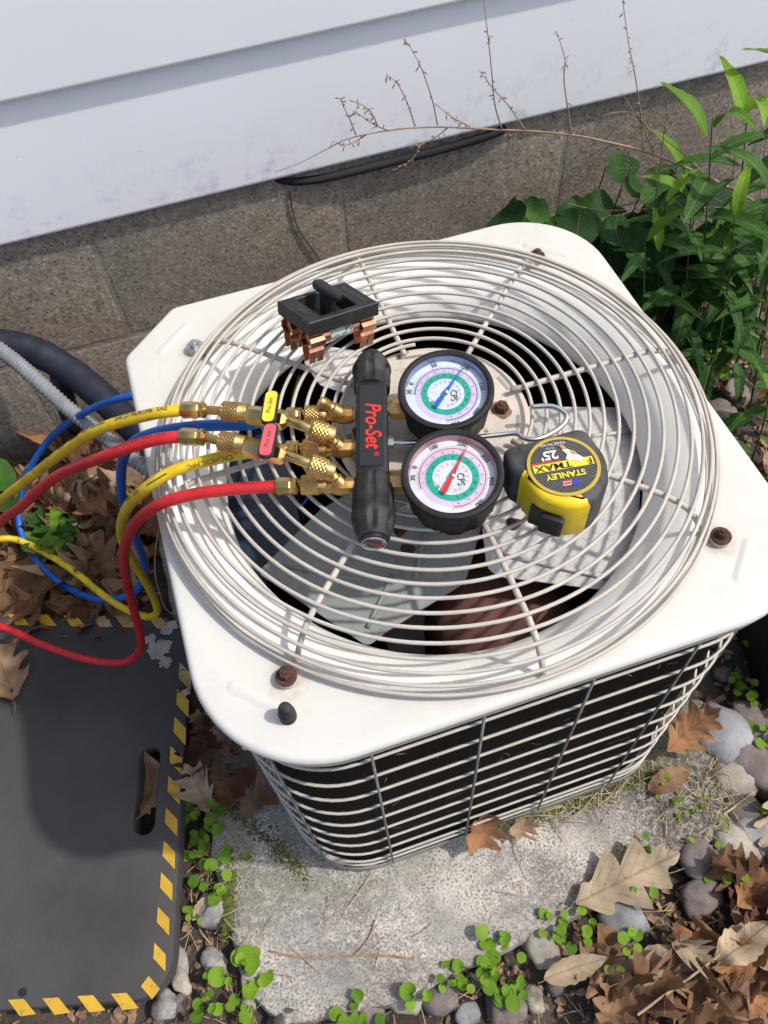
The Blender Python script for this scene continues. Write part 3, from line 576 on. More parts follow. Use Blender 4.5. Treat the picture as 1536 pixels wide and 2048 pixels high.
# gauges
def gauge(center, tilt_ax, nums, needle_a, tail_col, ring_col, bez, start, end, label):
    Zg = V((-.055, -.11, 1)).normalized(); Xg = (ax_b - Zg * ax_b.dot(Zg)).normalized(); Yg = Zg.cross(Xg); C = V(center)
    R0 = .0438; Hh = .046
    def boot(r, a, t):
        if a < Hh * .80: return r * (1 - .035 * (1 if math.cos(10 * t) > .25 else 0))
        return r
    mb = MB(); mb.lathe(C - Zg * Hh, Zg, [(0, R0 * .80), (.002, R0 * .88), (.012, R0 * .90), (Hh * .5, R0 * .93), (Hh * .74, R0 * .955), (Hh * .80, R0 * .975), (Hh * .86, R0), (Hh * .95, R0), (Hh * .99, R0 * .985), (Hh, R0 * .955), (Hh * 1.0, R0 * .90), (Hh * .985, R0 * .868), (Hh * .96, R0 * .855)], 80, ref=Xg, cap1=False, fn=boot)
    g = mb.build('pressure_gauge', M['rubber'], man, angle=35, label=label)
    mb = MB(); mb.lathe(C, Zg, [(-.0015, R0 * .86), (-.0095, R0 * .835)], 64, ref=Xg, cap0=False, cap1=False); mb.build('bezel', M[bez], g, angle=180)
    dz = -.0095; Rd = R0 * .836
    mats = [M[k] for k in ('dial_white', 'dial_lav', 'dial_green', ring_col, 'dial_cyan', 'ink', 'print_grey', 'zinc')]
    mb = MB(); lay = [0]
    def pt(r, a, h): return C + Zg * (dz + h) + (Xg * math.cos(a) + Yg * math.sin(a)) * r
    def disc(r, h, mi, n=64): mb.add([pt(r, 2 * math.pi * i / n, h) for i in range(n)], [tuple(range(n))], mi)
    def ann(r0, r1, h, mi, a0=0, a1=2 * math.pi, n=72):
        vs_ = []; 
        for i in range(n + 1): a = a0 + (a1 - a0) * i / n; vs_ += [pt(r0, a, h), pt(r1, a, h)]
        mb.add(vs_, [(2 * i, 2 * i + 1, 2 * i + 3, 2 * i + 2) for i in range(n)], mi)
    def tick(a, r0, r1, w, h, mi):
        ta = -math.sin(a), math.cos(a); t = (Xg * ta[0] + Yg * ta[1]) * w
        p, q = pt(r0, a, h), pt(r1, a, h); mb.add([p - t, q - t, q + t, p + t], [(0, 1, 2, 3)], mi)
    disc(Rd, 0, 0); ann(Rd * .62, Rd * .765, .0002, 1); ann(Rd * .465, Rd * .62, .0004, 2); ann(Rd * .765, Rd * .785, .0004, 3, R_(start), R_(end)); ann(Rd * .30, Rd * .307, .0004, 4); ann(Rd * .225, Rd * .232, .0004, 4)
    ann(Rd * .40, Rd * .405, .0004, 4)
    ns = 100
    for i in range(ns + 1):
        a = R_(start + (end - start) * i / ns); tick(a, Rd * .79, Rd * (.84 if i % 5 else .87), .00010, .0005, 5)
        if i % 2 == 0: tick(a, Rd * .60, Rd * .66, .00014, .0006, 5)
        if i % 3 == 0: tick(a, Rd * .40, Rd * .44, .00009, .0006, 6); tick(a, Rd * .47, Rd * .50, .0001, .0006, 5)
        if i % 4 == 0: tick(a, Rd * .70, Rd * .74, .00008, .0006, 5)
    for s, a in nums:
        a = R_(a); rd = Xg * math.cos(a) + Yg * math.sin(a); tn = Xg * math.sin(a) - Yg * math.cos(a); put_text(mb, s, .0058, C + Zg * (dz + .0006) + rd * (Rd * .915), tn, rd, mi=5, bold=.012)
    for i in range(14):
        a = R_(start + (end - start) * (i + .5) / 14); rd = Xg * math.cos(a) + Yg * math.sin(a); tn = Xg * math.sin(a) - Yg * math.cos(a)
        put_text(mb, str((i * 7) % 90 + 10), .0026, C + Zg * (dz + .0007) + rd * (Rd * .54), tn, rd, mi=5); put_text(mb, str(i * 10), .0024, C + Zg * (dz + .0007) + rd * (Rd * .35), tn, rd, mi=3)
        put_text(mb, str(i * 5 + 5), .0024, C + Zg * (dz + .0007) + rd * (Rd * .69), tn, rd, mi=6)
    put_text(mb, 'CPS', .0088, C + Zg * (dz + .0008) + Xg * (Rd * .19) - Yg * (Rd * .07), -Yg, Xg, mi=5, sx=.85)
    for (a, r, rad, mi) in [(190, .38, .0026, 6), (214, .42, .0019, 7)]:
        c0 = C + Zg * (dz + .0009) + (Xg * math.cos(R_(a)) + Yg * math.sin(R_(a))) * (Rd * r); mb.add([c0 + (Xg * math.cos(t * .39) + Yg * math.sin(t * .39)) * rad for t in range(16)], [tuple(range(16))], 0 if mi == 6 else mi)
    mb.build('dial', mats, g, smooth=False)
    a = R_(needle_a); d = Xg * math.cos(a) + Yg * math.sin(a); n = Xg * -math.sin(a) + Yg * math.cos(a); mb = MB(); o = C + Zg * (dz + .0035)
    pl = [(Rd * .84, .0003), (Rd * .3, .0007), (0, .0022), (-Rd * .12, .0013), (-Rd * .15, .0019), (-Rd * .50, .0023)]
    l1 = [o + d * x + n * w for x, w in pl] + [o + d * x - n * w for x, w in pl[::-1]]
    mb.loft([l1, [p + Zg * .0008 for p in l1]], True, True, True); mb.build('needle', M[tail_col], g, smooth=False)
    mb = MB(); mb.lathe(C + Zg * dz, Zg, [(0, .0024), (.0048, .0022), (.0055, .0012)], 16); mb.build('hub', M['zinc'], g, angle=40)
    mb = MB(); mb.lathe(C, Zg, [(-.0022, R0 * .858), (-.0008, R0 * .6), (-.0002, R0 * .3), (0, .0002)], 48, cap0=False); mb.build('lens', M['lens'], g, angle=180)
    return C, Zg
G1 = PT(892, 776, .087); G2 = PT(905, 944, .087)
gauge(G1, 0, [('30', 173), ('0', 157), ('50', 106), ('100', 56), ('150', 10), ('200', -38), ('250', -78)], 56, 'needle_blue', 'dial_blue', 'bezel_blue', 178, -92, 'blue low-pressure gauge with its needle at 100')
gauge(G2, 0, [('30', 178), ('0', 160), ('100', 116), ('200', 72), ('300', 30), ('400', -10), ('500', -50)], 62, 'needle_red', 'dial_red', 'bezel_red', 200, -92, 'red high-pressure gauge with its needle just above 200')
for G, e in [(G1, PT(785, 820, .062)), (G2, PT(785, 965, .062))]:
    s = e - ax_b * .006; t = V((G.x, G.y, zc)) ; d = ax_b
    mb = MB(); mb.lathe(e - ax_b * .012, d, [(0, .0055), (.010, .0055)], 20); mb.lathe(e - ax_b * .002, d, [(0, .0095), (.018, .0095)], 6); mb.build('gauge_fitting', M['brass'], man, angle=30)
# hook
hk = [(772, 886, .055), (830, 886, .055), (979, 872, .052), (1029, 867, .052), (1046, 876, .052), (1072, 879, .052), (1104, 866, .052), (1129, 846, .054), (1131, 828, .056), (1104, 813, .058), (1063, 814, .058)]
mb = MB(); mb.tube(smooth_path([PT(*p) for p in hk], 8), .0026, 10); hko = mb.build('hanging_hook', M['steel'], man, angle=180)
mb = MB(); mb.lathe(PT(776, 886, .055), ax_b, [(0, .0055), (.005, .0055)], 6); mb.build('nut', M['zinc'], hko, angle=30)

# brass fittings on the left side of the manifold
def stub(mb, p, q, prof, n=24, fn=None, mi=0):            # profile positions are fractions of p..q
    d = q - p; L = d.length; mb.lathe(p, d, [(t * L, r) for t, r in prof], n, fn=fn, mi=mi)
def knurl_fn(step):
    def fn(r, a, t):
        k = 16; u = (k * t / (2 * math.pi)); w = a / step
        return r - .0012 * (1 - min(1, 2.2 * min(abs(((u + w) % 1) - .5), abs(((u - w) % 1) - .5)) + .0))
    return fn
def knurled(parent, p, q, r, name='knurled_nut'):
    d = q - p; L = d.length; mb = MB(); n = 22
    prof = [(0, r * .82), (.03 * L, r * .9)] + [(.07 * L + .62 * L * i / n, r) for i in range(n + 1)] + [(.70 * L, r * .9), (.71 * L, r * .86), (.97 * L, r * .86), (L, r * .8)]
    kf = knurl_fn(.0036)
    mb.lathe(p, d, prof, 104, fn=lambda rr, a, t: kf(rr, a, t) if .07 * L <= a <= .69 * L + 1e-9 else rr)
    return mb.build(name, M['brass'], parent, angle=60)
ports = [((712, 830), (662, 829), (640, 802)), ((712, 896), (664, 899), (650, 872)), ((716, 972), (664, 974), (652, 940))]
zv = .062
for i, (b, e, s) in enumerate(ports):
    p, q = PT(*b, zv), PT(*e, zv); mb = MB(); mb.lathe(p, q - p, [(0, .0058), (.006, .0058)], 20)
    stub(mb, p.lerp(q, .12), q, [(0, .0078), (.25, .0082), (.6, .0086), (.85, .0076), (1, .0066)], 8); stub(mb, q, q + (q - p) * .25, [(0, .0062), (1, .0062)], 16)
    spur0 = p.lerp(q, .55); spur1 = PT(s[0], s[1], zv + .016) if i == 0 else PT(s[0], s[1], zv + .014)
    stub(mb, spur0, spur1, [(0, .0072), (.45, .0068), (.5, .0056), (.55, .0056)] + ([(.6, .0052), (.65, .0060), (.7, .0052), (.75, .0060), (.8, .0052), (.85, .0060), (.92, .0050), (1, .0046)] if i == 0 else [(1, .0055)]), 20)
    pf = mb.build('port_fitting', M['brass'], man, angle=30)

# ------------------------------------------------------------------ hoses
HR = .0056
def hose_tube(path, parent, mat, sub=10):
    pts = smooth_path([PT(u, v, z) if z > -.2 else P(u, v, T + z) for u, v, z in path], sub); mb = MB(); mb.tube(pts, HR, 16); return mb.build('tube', M[mat], parent, angle=180), pts
def hose_text(pts, s0, body, size, ang, mat, parent, flip=False):
    # lettering wrapped on the tube, s0 metres from the first point; ang = side of the tube facing up
    L = [0.]
    for i in range(1, len(pts)): L.append(L[-1] + (pts[i] - pts[i - 1]).length)
    vs_, fs = text_geo(body, size, bold=.008, align='LEFT'); out = []
    bt_ = bmesh.new(); bv = [bt_.verts.new((x, y, 0)) for x, y in vs_]
    for f in fs:
        try: bt_.faces.new([bv[i] for i in f])
        except ValueError: pass
    bmesh.ops.triangulate(bt_, faces=bt_.faces); bmesh.ops.subdivide_edges(bt_, edges=[e for e in bt_.edges if e.calc_length() > .0009], cuts=3, use_grid_fill=True); bt_.verts.index_update(); vs_ = [(v.co.x, v.co.y) for v in bt_.verts]; fs = [tuple(v.index for v in f.verts) for f in bt_.faces]; bt_.free()
    sg = -1 if flip else 1
    def at(s):
        s = max(0, min(L[-1] - 1e-6, s)); i = max(k for k in range(len(L)) if L[k] <= s); i = min(i, len(pts) - 2); t = (s - L[i]) / (L[i + 1] - L[i])
        tg = (pts[min(i + 2, len(pts) - 1)] - pts[max(i - 1, 0)]).normalized(); return pts[i].lerp(pts[i + 1], t), tg
    for x, y in vs_:
        c, tg = at(s0 + sg * x); side = tg.cross(UP).normalized() * -1; up = side.cross(tg) * -1
        up = tg.cross(side); up = up if up.z > 0 else -up
        a = ang + sg * y / HR; out.append(c + (up * math.cos(a) + side * math.sin(a)) * (HR + .0003))
    mb = MB(); mb.add(out, fs); mb.build('lettering', M[mat], parent, smooth=False)
def hose_dash(pts, s0, s1, parent, mat, ang=0.):
    L = [0.]
    for i in range(1, len(pts)): L.append(L[-1] + (pts[i] - pts[i - 1]).length)
    q = [(p, i) for i, p in enumerate(pts) if s0 <= L[i] <= s1]
    if len(q) < 2: return
    mb = MB(); vs_ = []
    for p, i in q:
        tg = (pts[min(i + 1, len(pts) - 1)] - pts[max(i - 1, 0)]).normalized(); side = tg.cross(UP).normalized() * -1; up = tg.cross(side); up = up if up.z > 0 else -up
        for k in (-1, 1): a = ang + k * .12; vs_.append(p + (up * math.cos(a) + side * math.sin(a)) * (HR + .00025))
    mb.add(vs_, [(2 * i, 2 * i + 1, 2 * i + 3, 2 * i + 2) for i in range(len(q) - 1)]); mb.build('printed_dash', M[mat], parent, smooth=False)
def ferrule(parent, p, q, r=.0080):
    mb = MB(); stub(mb, p, q, [(0, r * .92), (.1, r), (.62, r * .98), (.72, r * .85), (.8, r * .97), (.92, r * .97), (1, r * .6)], 8); return mb.build('ferrule', M['brass2'], parent, angle=25)
hcol = {'yellow': ('yellow_hose', 'ink_soft'), 'red': ('red_hose', 'ink_red'), 'blue': ('blue_hose', 'ink')}
def port_end(parent, hx, fer, k0, k1):          # hose end, ferrule start, knurl start/end pixels at the port height
    ferrule(parent, PT(*fer[0], zv), PT(*fer[1], zv)); knurled(parent, PT(*k0, zv), PT(*k1, zv), .0093)
    mb = MB(); mb.tube([PT(*fer[1], zv), PT(*k0, zv)], .0055, 16); mb.build('nipple', M['brass'], parent, angle=60)
# blue
hb = empty('blue_hose', P(130, 1170, 0), 'blue charging hose looping down behind the yellow one onto the leaves', 'hose', 'charging hoses')
tb, ptsb = hose_tube([(578, 832, .062), (540, 838, .061), (495, 849, .060), (400, 852, .058), (310, 866, .045), (262, 890, .015), (243, 935, -.07), (247, 1010, -.17), (275, 1085, -.30), (290, 1135, -.40), (270, 1183, -.47), (205, 1199, -.505), (130, 1172, -.515), (65, 1110, -.51), (38, 1040, -.49), (52, 955, -.44), (105, 872, -.36), (185, 817, -.27), (262, 792, -.22), (330, 790, -.22)], hb, 'blue_hose')
port_end(hb, 0, ((574, 832), (606, 831)), (610, 830), (654, 830))
# yellow
hy = empty('yellow_hose', P(130, 1130, 0), 'yellow charging hose with printed black lettering and a yellow tagged ball valve', 'hose', 'charging hoses')
ypath = [(368, 820, .083), (300, 829, .078), (200, 858, .05), (120, 909, -.02), (50, 963, -.12), (0, 1003, -.20), (-60, 1070, -.33), (-75, 1110, -.42), (-30, 1085, -.47), (35, 1080, -.50), (130, 1130, -.50), (220, 1200, -.495), (285, 1232, -.485), (314, 1224, -.44), (300, 1180, -.36), (268, 1125, -.26), (244, 1075, -.14), (250, 1025, -.03), (285, 982, .035), (345, 943, .055), (420, 920, .060), (500, 905, .062), (576, 899, .062)]
ty, ptsy = hose_tube(ypath, hy, 'yellow_hose')
port_end(hy, 0, ((572, 899), (600, 898)), (606, 897), (654, 898))
# red
hr = empty('red_hose', P(100, 1295, 0), 'red charging hose bending over the board with a red tagged ball valve', 'hose', 'charging hoses')
rpath = [(365, 873, .083), (300, 882, .078), (200, 916, .045), (110, 955, -.02), (40, 1015, -.10), (0, 1045, -.16), (-80, 1130, -.32), (-110, 1210, -.44), (-70, 1235, -.47), (0, 1252, -.47), (100, 1295, -.475), (180, 1320, -.475), (245, 1325, -.46), (280, 1300, -.42), (278, 1260, -.36), (260, 1190, -.25), (248, 1120, -.12), (262, 1060, -.02), (310, 1014, .04), (380, 990, .057), (470, 978, .062), (560, 973, .062)]
tr_, ptsr = hose_tube(rpath, hr, 'red_hose')
port_end(hr, 0, ((553, 973), (597, 972)), (602, 970), (654, 970))
# ball valves on the free ends of the yellow and red hoses
def ball_valve(parent, p_h, p_f, p_k0, p_k1, p_b0, p_b1, p_t, p_e0, p_e1, tagm, tag_a, tag_b, word):
    zz = [.083, .084, .086, .088, .089, .092, .094, .092, .084]
    h, f, k0, k1, b0, b1, t, e0, e1 = [PT(p[0], p[1], z) for p, z in zip((p_h, p_f, p_k0, p_k1, p_b0, p_b1, p_t, p_e0, p_e1), zz)]
    ferrule(parent, h, f)
    mb = MB(); mb.tube([f, k0], .0042, 14); mb.build('stem_pipe', M['brass'], parent, angle=60)
    mb = MB(); mb.tube(smooth_path([b1, t, e0], 8), .0044, 14); mb.build('bent_pipe', M['brass2'], parent, angle=60)
    knurled(parent, k0, k1, .0095)
    mb = MB(); stub(mb, k1, b0, [(0, .006), (1, .006)], 16); stub(mb, b0, b1, [(0, .0082), (.03, .0088), (.42, .0088), (.46, .0076), (.54, .0076), (.58, .0092), (.9, .0092), (.96, .0076), (1, .005)], 6)
    vb = mb.build('valve_body', M['brass2'], parent, angle=30)
    knurled(parent, e0 - (e1 - e0) * .05, e1, .0100)
    a, b = PT(*tag_a, .108), PT(*tag_b, .108); d = b - a; L = d.length; X = d.normalized(); Y = UP.cross(X); o = rounded_poly([(0, -.0068), (L, -.0068), (L, .0068), (0, .0068)], .006, 6)
    mb = MB(); mb.prism(o, -.004, 0, bevel=.001, X=X, Y=Y, Z=UP, O=a); hd = mb.build('valve_handle', M['plastic'], parent, angle=40)
    mb = MB(); mb.prism(inset(o, .0016), 0, .0005, X=X, Y=Y, Z=UP, O=a + UP * .0001); mb.build('handle_tag', M[tagm], hd, smooth=False)
    mb = MB(); put_text(mb, word, .0058, a + d * .5 + UP * .0009, -X, -Y, shear=.3, sx=1.0); mb.build('tag_lettering', M['ink_soft'], hd, smooth=False)
    mid = b0.lerp(b1, .55); mb = MB(); mb.lathe(V((mid.x, mid.y, mid.z + .006)), UP, [(0, .006), (T + .1045 - mid.z - .006, .005)], 14); mb.build('handle_post', M['plastic'], hd, angle=40)
ball_valve(hy, (365, 820), (413, 820), (445, 822), (497, 826), (497, 829), (576, 842), (600, 850), (622, 859), (668, 872), 'tag_yellow', (545, 780), (534, 846), 'Pro-Set')
ball_valve(hr, (362, 873), (411, 875), (440, 882), (492, 890), (492, 894), (574, 911), (598, 920), (620, 928), (668, 946), 'tag_red', (543, 845), (528, 914), 'Pro-Set')
hose_text(ptsy, .070, 'SAE J2196/R134a  SAE', .0062, .1, 'ink', ty, True)
for s0, s1 in [(.080, .108), (.130, .158), (.205, .23), (.275, .30)]: hose_dash(ptsy, s0, s1, ty, 'ink_soft', .1)
hose_text(ptsy, .124, '0623', .005, .1, 'ink_soft', ty, True); hose_text(ptsy, .190, 'SECUR', .0055, .1, 'ink_soft', ty, True); hose_text(ptsy, .268, 'CPS PRODUCTS', .005, .1, 'ink_soft', ty, True)
Ly = sum((ptsy[i + 1] - ptsy[i]).length for i in range(len(ptsy) - 1))
hose_text(ptsy, Ly - .05, 'CFC,HCFC,HFC', .0062, -.9, 'ink_soft', ty, True)
for s in (.135, .185): hose_dash(ptsy, Ly - s, Ly - s + .025, ty, 'ink_soft', -.6)
hose_text(ptsy, Ly - .145, '0623', .005, -.6, 'ink_soft', ty, True)
hose_text(ptsr, .075, '800 PSI/55 BAR MAX. W.P.', .0056, -.1, 'ink_red', tr_, True)
hose_text(ptsr, .165, '4000 PSI/275 BAR BURST', .0056, -.1, 'ink_red', tr_, True)

# ------------------------------------------------------------------ tape measure
tz0 = .0432; tz1 = .092
tm = empty('tape_measure', PT(1120, 960, tz0), 'yellow and black tape measure lying on its side against the red gauge', 'tape measure')
pA, pB, pC, pD, pE = [PT(u, v, tz1) for u, v in [(1010, 902), (1172, 860), (1222, 950), (1110, 1012), (1034, 965)]]
tX = (pB - pA).normalized(); tX.z = 0; tX.normalize(); tY = V((-tX.y, tX.x, 0)); tY = tY if tY.y < 0 else -tY   # tY points to the viewer
O_t = V((pA.x, pA.y, T)); LT = (pB - pA).length; DT = .070
def tl(x, y): return (x, y)
outl = rounded_poly([(-.001, -.004), (LT + .001, -.006), (LT + .006, .030), (LT - .002, .055), (LT - .022, .0705), (.030, .0695), (.010, .052), (.006, .028), (-.001, .020)], [.006, .012, .03, .03, .02, .028, .02, .008, .006], 8)
mb = MB(); mb.prism(outl, tz0, tz1, bevel=.006, X=tX, Y=tY, Z=UP, O=O_t); 
if tX.cross(tY).z < 0: mb.f = [f[::-1] for f in mb.f]
tb_ = mb.build('case', M['worn'], tm, angle=45)
# yellow front shell hugging the lower left of the case
front = [p for p in inset(outl, -.0008) if p[0] < .049 and p[1] > .024] + [(.010, .0255), (.0135, .032), (.020, .042), (.030, .0505), (.042, .0555), (.0475, .057)]
mb = MB(); mb.prism(front, tz0 + .0002, tz1 + .0005, bevel=.0055, X=tX, Y=tY, Z=UP, O=O_t)
if tX.cross(tY).z < 0: mb.f = [f[::-1] for f in mb.f]
tf = mb.build('yellow_shell', M['yellow_abs'], tm, angle=45)
# lock button and slot on the front
nb = (tX * -.62 + tY * .78).normalized(); tb2 = UP.cross(nb); bc = O_t + tX * .0205 + tY * .0625 + UP * ((tz0 + tz1) / 2 - .003)
mb = MB(); o = rounded_poly([(-.020, -.011), (.008, -.011), (.008, .012), (-.020, .012)], .002, 3); mb.prism(o, -.004, .0012, X=tb2, Y=UP, Z=nb, O=bc); mb.build('button_slot', M['label_black'], tf, smooth=False)
mb = MB(); o = rounded_poly([(-.010, -.0115), (.010, -.0115), (.010, .0115), (-.010, .0115)], .0025, 4); mb.prism(o, .0, .0065, bevel=.0016, X=tb2, Y=UP, Z=nb, O=bc)
for k in range(6): mb.box(bc + nb * .0067 + UP * 0 + tb2 * (-.0065 + k * .0026), .0011, .0011, .019, Matrix((tb2, nb, UP)).transposed())
mb.build('lock_button', M['plastic'], tf, angle=40)
# round label on the upper face
lc = PT(1127, 932, tz1 + .0010); LX, LY = -tX, tY; lr = .0305
LXr = (LX * math.cos(-.10) + LY * math.sin(-.10)); LYr = V((-LXr.y, LXr.x, 0))
mb = MB(); mb.lathe(lc, UP, [(0, lr), (.0005, lr), (.0008, lr * .99), (.0008, lr * .90)], 64, cap1=False, mi=0); mb.lathe(lc, UP, [(.0006, lr * .905), (.0006, .0001)], 64, cap0=False, mi=1)
lab = mb.build('round_label', [M['label_gold'], M['label_black']], tm, smooth=False)
zz = UP * .0009
mb = MB()
for k in range(-13, 14):
    for sgn in (-1, 1):
        dq = (LXr * math.cos(sgn * .6) + LYr * math.sin(sgn * .6)); nq = V((-dq.y, dq.x, 0)); off = k * .0022; hl = math.sqrt(max(0, (lr * .88) ** 2 - off ** 2))
        if hl > .004: p = lc + nq * off + UP * .00075; t = nq * .00012; mb.add([p - dq * hl - t, p + dq * hl - t, p + dq * hl + t, p - dq * hl + t], [(0, 1, 2, 3)])
mb.build('label_mesh_print', M['print_grey'], lab, smooth=False)
mb = MB(); bx0 = lc + LYr * .0008 + zz
def lq(mb, x0, x1, y0, y1, h, mi, sk=0.): mb.add([lc + LXr * (x0 + sk * y0) + LYr * y0 + UP * h, lc + LXr * (x1 + sk * y0) + LYr * y0 + UP * h, lc + LXr * (x1 + sk * y1) + LYr * y1 + UP * h, lc + LXr * (x0 + sk * y1) + LYr * y1 + UP * h], [(0, 1, 2, 3)], mi)
lq(mb, -.0255, .0255, -.0045, .0035, .0010, 0)
put_text(mb, 'F', .0088, lc + LXr * -.0225 + LYr * -.0004 + UP * .0013, LXr, LYr, mi=1, bold=.02); put_text(mb, 'TMAX', .0088, lc + LXr * .0085 + LYr * -.0004 + UP * .0013, LXr, LYr, mi=1, bold=.02, sx=1.3)
put_text(mb, 'STANLEY', .0078, lc + LXr * .001 + LYr * .0095 + UP * .0013, LXr, LYr, mi=0, bold=.025, sx=1.05)
put_text(mb, "25'", .0125, lc + LXr * .009 + LYr * -.0125 + UP * .0014, LXr, LYr, mi=2, bold=.03); put_text(mb, 'MADE IN USA', .0036, lc + LXr * .003 + LYr * -.0232 + UP * .0013, LXr, LYr, mi=2); put_text(mb, '33-725', .0026, lc + LXr * .006 + LYr * -.0192 + UP * .0013, LXr, LYr, mi=2)
lq(mb, .002, .026, -.0062, -.0052, .0011, 3)
for k in range(5): lq(mb, -.006 + .0, .0015, .0152 + k * .0013, .0159 + k * .0013, .0012, 3 if k % 2 == 0 else 2, .25)
lq(mb, -.0125, -.0065, .0155, .0212, .0012, 4, .25)
mb.add([lc + LXr * x + LYr * y + UP * .0016 for x, y in [(-.004, -.016), (-.0015, -.0205), (-.0055, -.021), (-.0075, -.016)]], [(0, 1, 2, 3)], 5)
mb.add([lc + LXr * x + LYr * y + UP * .0015 for x, y in [(-.003, -.016), (-.008, -.0155), (-.0185, -.004), (-.0155, -.001), (-.008, -.0035), (-.0035, -.0055), (-.006, -.010)]], [(0, 1, 2, 3, 4, 5, 6)], 2)
mb.add([lc + LXr * x + LYr * y + UP * .0017 for x, y in [(-.0085, -.012), (-.012, -.0135), (-.0145, -.009), (-.011, -.0085)]], [(0, 1, 2, 3)], 5)
mb.build('label_lettering', [M['label_yellow'], M['ink'], M['print_white'], M['print_red'], M['flag_blue'], M['dog_brown']], lab, smooth=False)

# ------------------------------------------------------------------ pull-out fuse block
fz = V((-.0631, .1271, T + .0896)); e3 = Matrix.Rotation(R_(16.3), 3, 'Z') @ Matrix.Rotation(R_(12.4), 3, 'Y') @ Matrix.Rotation(R_(-13.1), 3, 'X')
FX, FY, FZ = e3.col[0].copy(), e3.col[1].copy(), e3.col[2].copy(); FW, FD = .080, .060
fb = empty('fuse_pullout', V((fz.x, fz.y, T + .043)), 'black fuse pull-out block with copper clips standing on the fan guard', 'fuse block')
def fp(x, y, z): return fz + FX * x + FY * y + FZ * z
def fbox(mb, x0, x1, y0, y1, z0, z1, mi=0):
    mb.add([fp(x, y, z) for z in (z0, z1) for x, y in ((x0, y0), (x1, y0), (x1, y1), (x0, y1))], [(3, 2, 1, 0), (4, 5, 6, 7), (0, 1, 5, 4), (1, 2, 6, 5), (2, 3, 7, 6), (3, 0, 4, 7)], mi)
mb = MB()
oo = [(-FW / 2, -FD / 2), (FW / 2, -FD / 2), (FW / 2, FD / 2), (-FW / 2, FD / 2)]; ii = [(-.022, -.022), (.020, -.022), (.020, .024), (-.022, .024)]
def fl(o, z, ins=0): return [fp(p[0], p[1], z) for p in inset(o, ins)]
mb.loft([fl(oo, -.014, .001), fl(oo, -.0135), fl(oo, -.0008), fl(oo, 0, .0008), fl(ii, 0, -.0008), fl(ii, -.001), fl([(-.020, -.020), (.018, -.020), (.018, .022), (-.020, .022)], -.013)], True, True, True)
fcase = mb.build('block_plate', M['plastic'], fb, smooth=False)
mb = MB(); fbox(mb, -.006, .006, -.005, .005, -.013, .010); st = MB()
o = rounded_poly([(-.006, -.022), (.006, -.022), (.006, .022), (-.006, .022)], .0058, 8)
hX = (FX * .93 - FY * .0).normalized()
mb.prism(o, .0075, .0165, bevel=.003, X=FX, Y=FY, Z=FZ, O=fz); mb.build('pull_handle', M['plastic'], fb, angle=35)
mb = MB(); put_text(mb, 'PULL OUT FUSES', .0062, fp(.030, 0, .0006), -FY, FX, bold=.01, sx=.85); put_text(mb, 'OFF', .0068, fp(-.031, -.004, .0006), FY, -FX, bold=.01); mb.build('moulded_lettering', M['moulded'], fcase, smooth=False)
for (x, y) in [(-.030, -.018), (.030, -.018), (-.030, .018), (.030, .018)]:
    clip = MB(); sy = 1 if y > 0 else -1
    prof = [(-.013, .006), (-.018, .0065), (-.022, .0115), (-.027, .0115), (-.031, .006), (-.034, .0075), (-.047, .005)]
    for side in (1, -1):
        a = [(y + side * (w), z) for z, w in prof]
        for xx0, xx1 in (((x - .008, x + .008),)):
            pass
        w = .008
        l1 = []
        for (yy, z) in a: l1.append([fp(x - w, yy, z), fp(x + w, yy, z), fp(x + w, yy - side * .0009, z), fp(x - w, yy - side * .0009, z)])
        clip.loft(l1[:6], True, True, True)
        for s0, s1 in ((-w, -.001), (.001, w)):
            l2 = [[fp(x + s0, yy, z), fp(x + s1, yy, z), fp(x + s1, yy - side * .0009, z), fp(x + s0, yy - side * .0009, z)] for (yy, z) in a[5:]]; clip.loft(l2, True, True, True)
    clip.build('copper_clip', M['copper'], fb, angle=30)
for y in (-.018, .018):
    mb = MB(); p0, p1 = fp(-.022, y, -.0235), fp(.022, y, -.0235); mb.lathe(p0, p1 - p0, [(.008, .0068), (.036, .0068)], 20); cf = mb.build('cartridge_fuse', M['fuse'], fb, angle=40)
    mb = MB(); mb.lathe(p0, p1 - p0, [(-.012, .0072), (.009, .0072)], 20); mb.lathe(p0, p1 - p0, [(.035, .0072), (.056, .0072)], 20); mb.build('end_ferrule', M['copper'], cf, angle=40)

# ------------------------------------------------------------------ small black valve cap
cp = PT(577, 1434, 0); cp.z = T + .0003
capo = empty('valve_cap', cp, 'small black knurled valve cap standing on the white top near the rusty bolt', 'valve cap')
def capfn(r, a, t): return r * (1 - .05 * ((math.floor(13 * t / math.pi + a * 600)) % 2)) if .0012 < a < .0105 else r
mb = MB(); mb.lathe(cp, UP, [(0, .0070), (.001, .0072)] + [(.0014 + i * .0009, .0072) for i in range(11)] + [(.0125, .0068), (.0132, .0062), (.0185, .0060), (.0212, .0052), (.0224, .0035), (.0227, .0005)], 52, fn=capfn); mb.build('cap', M['knob'], capo, angle=45)

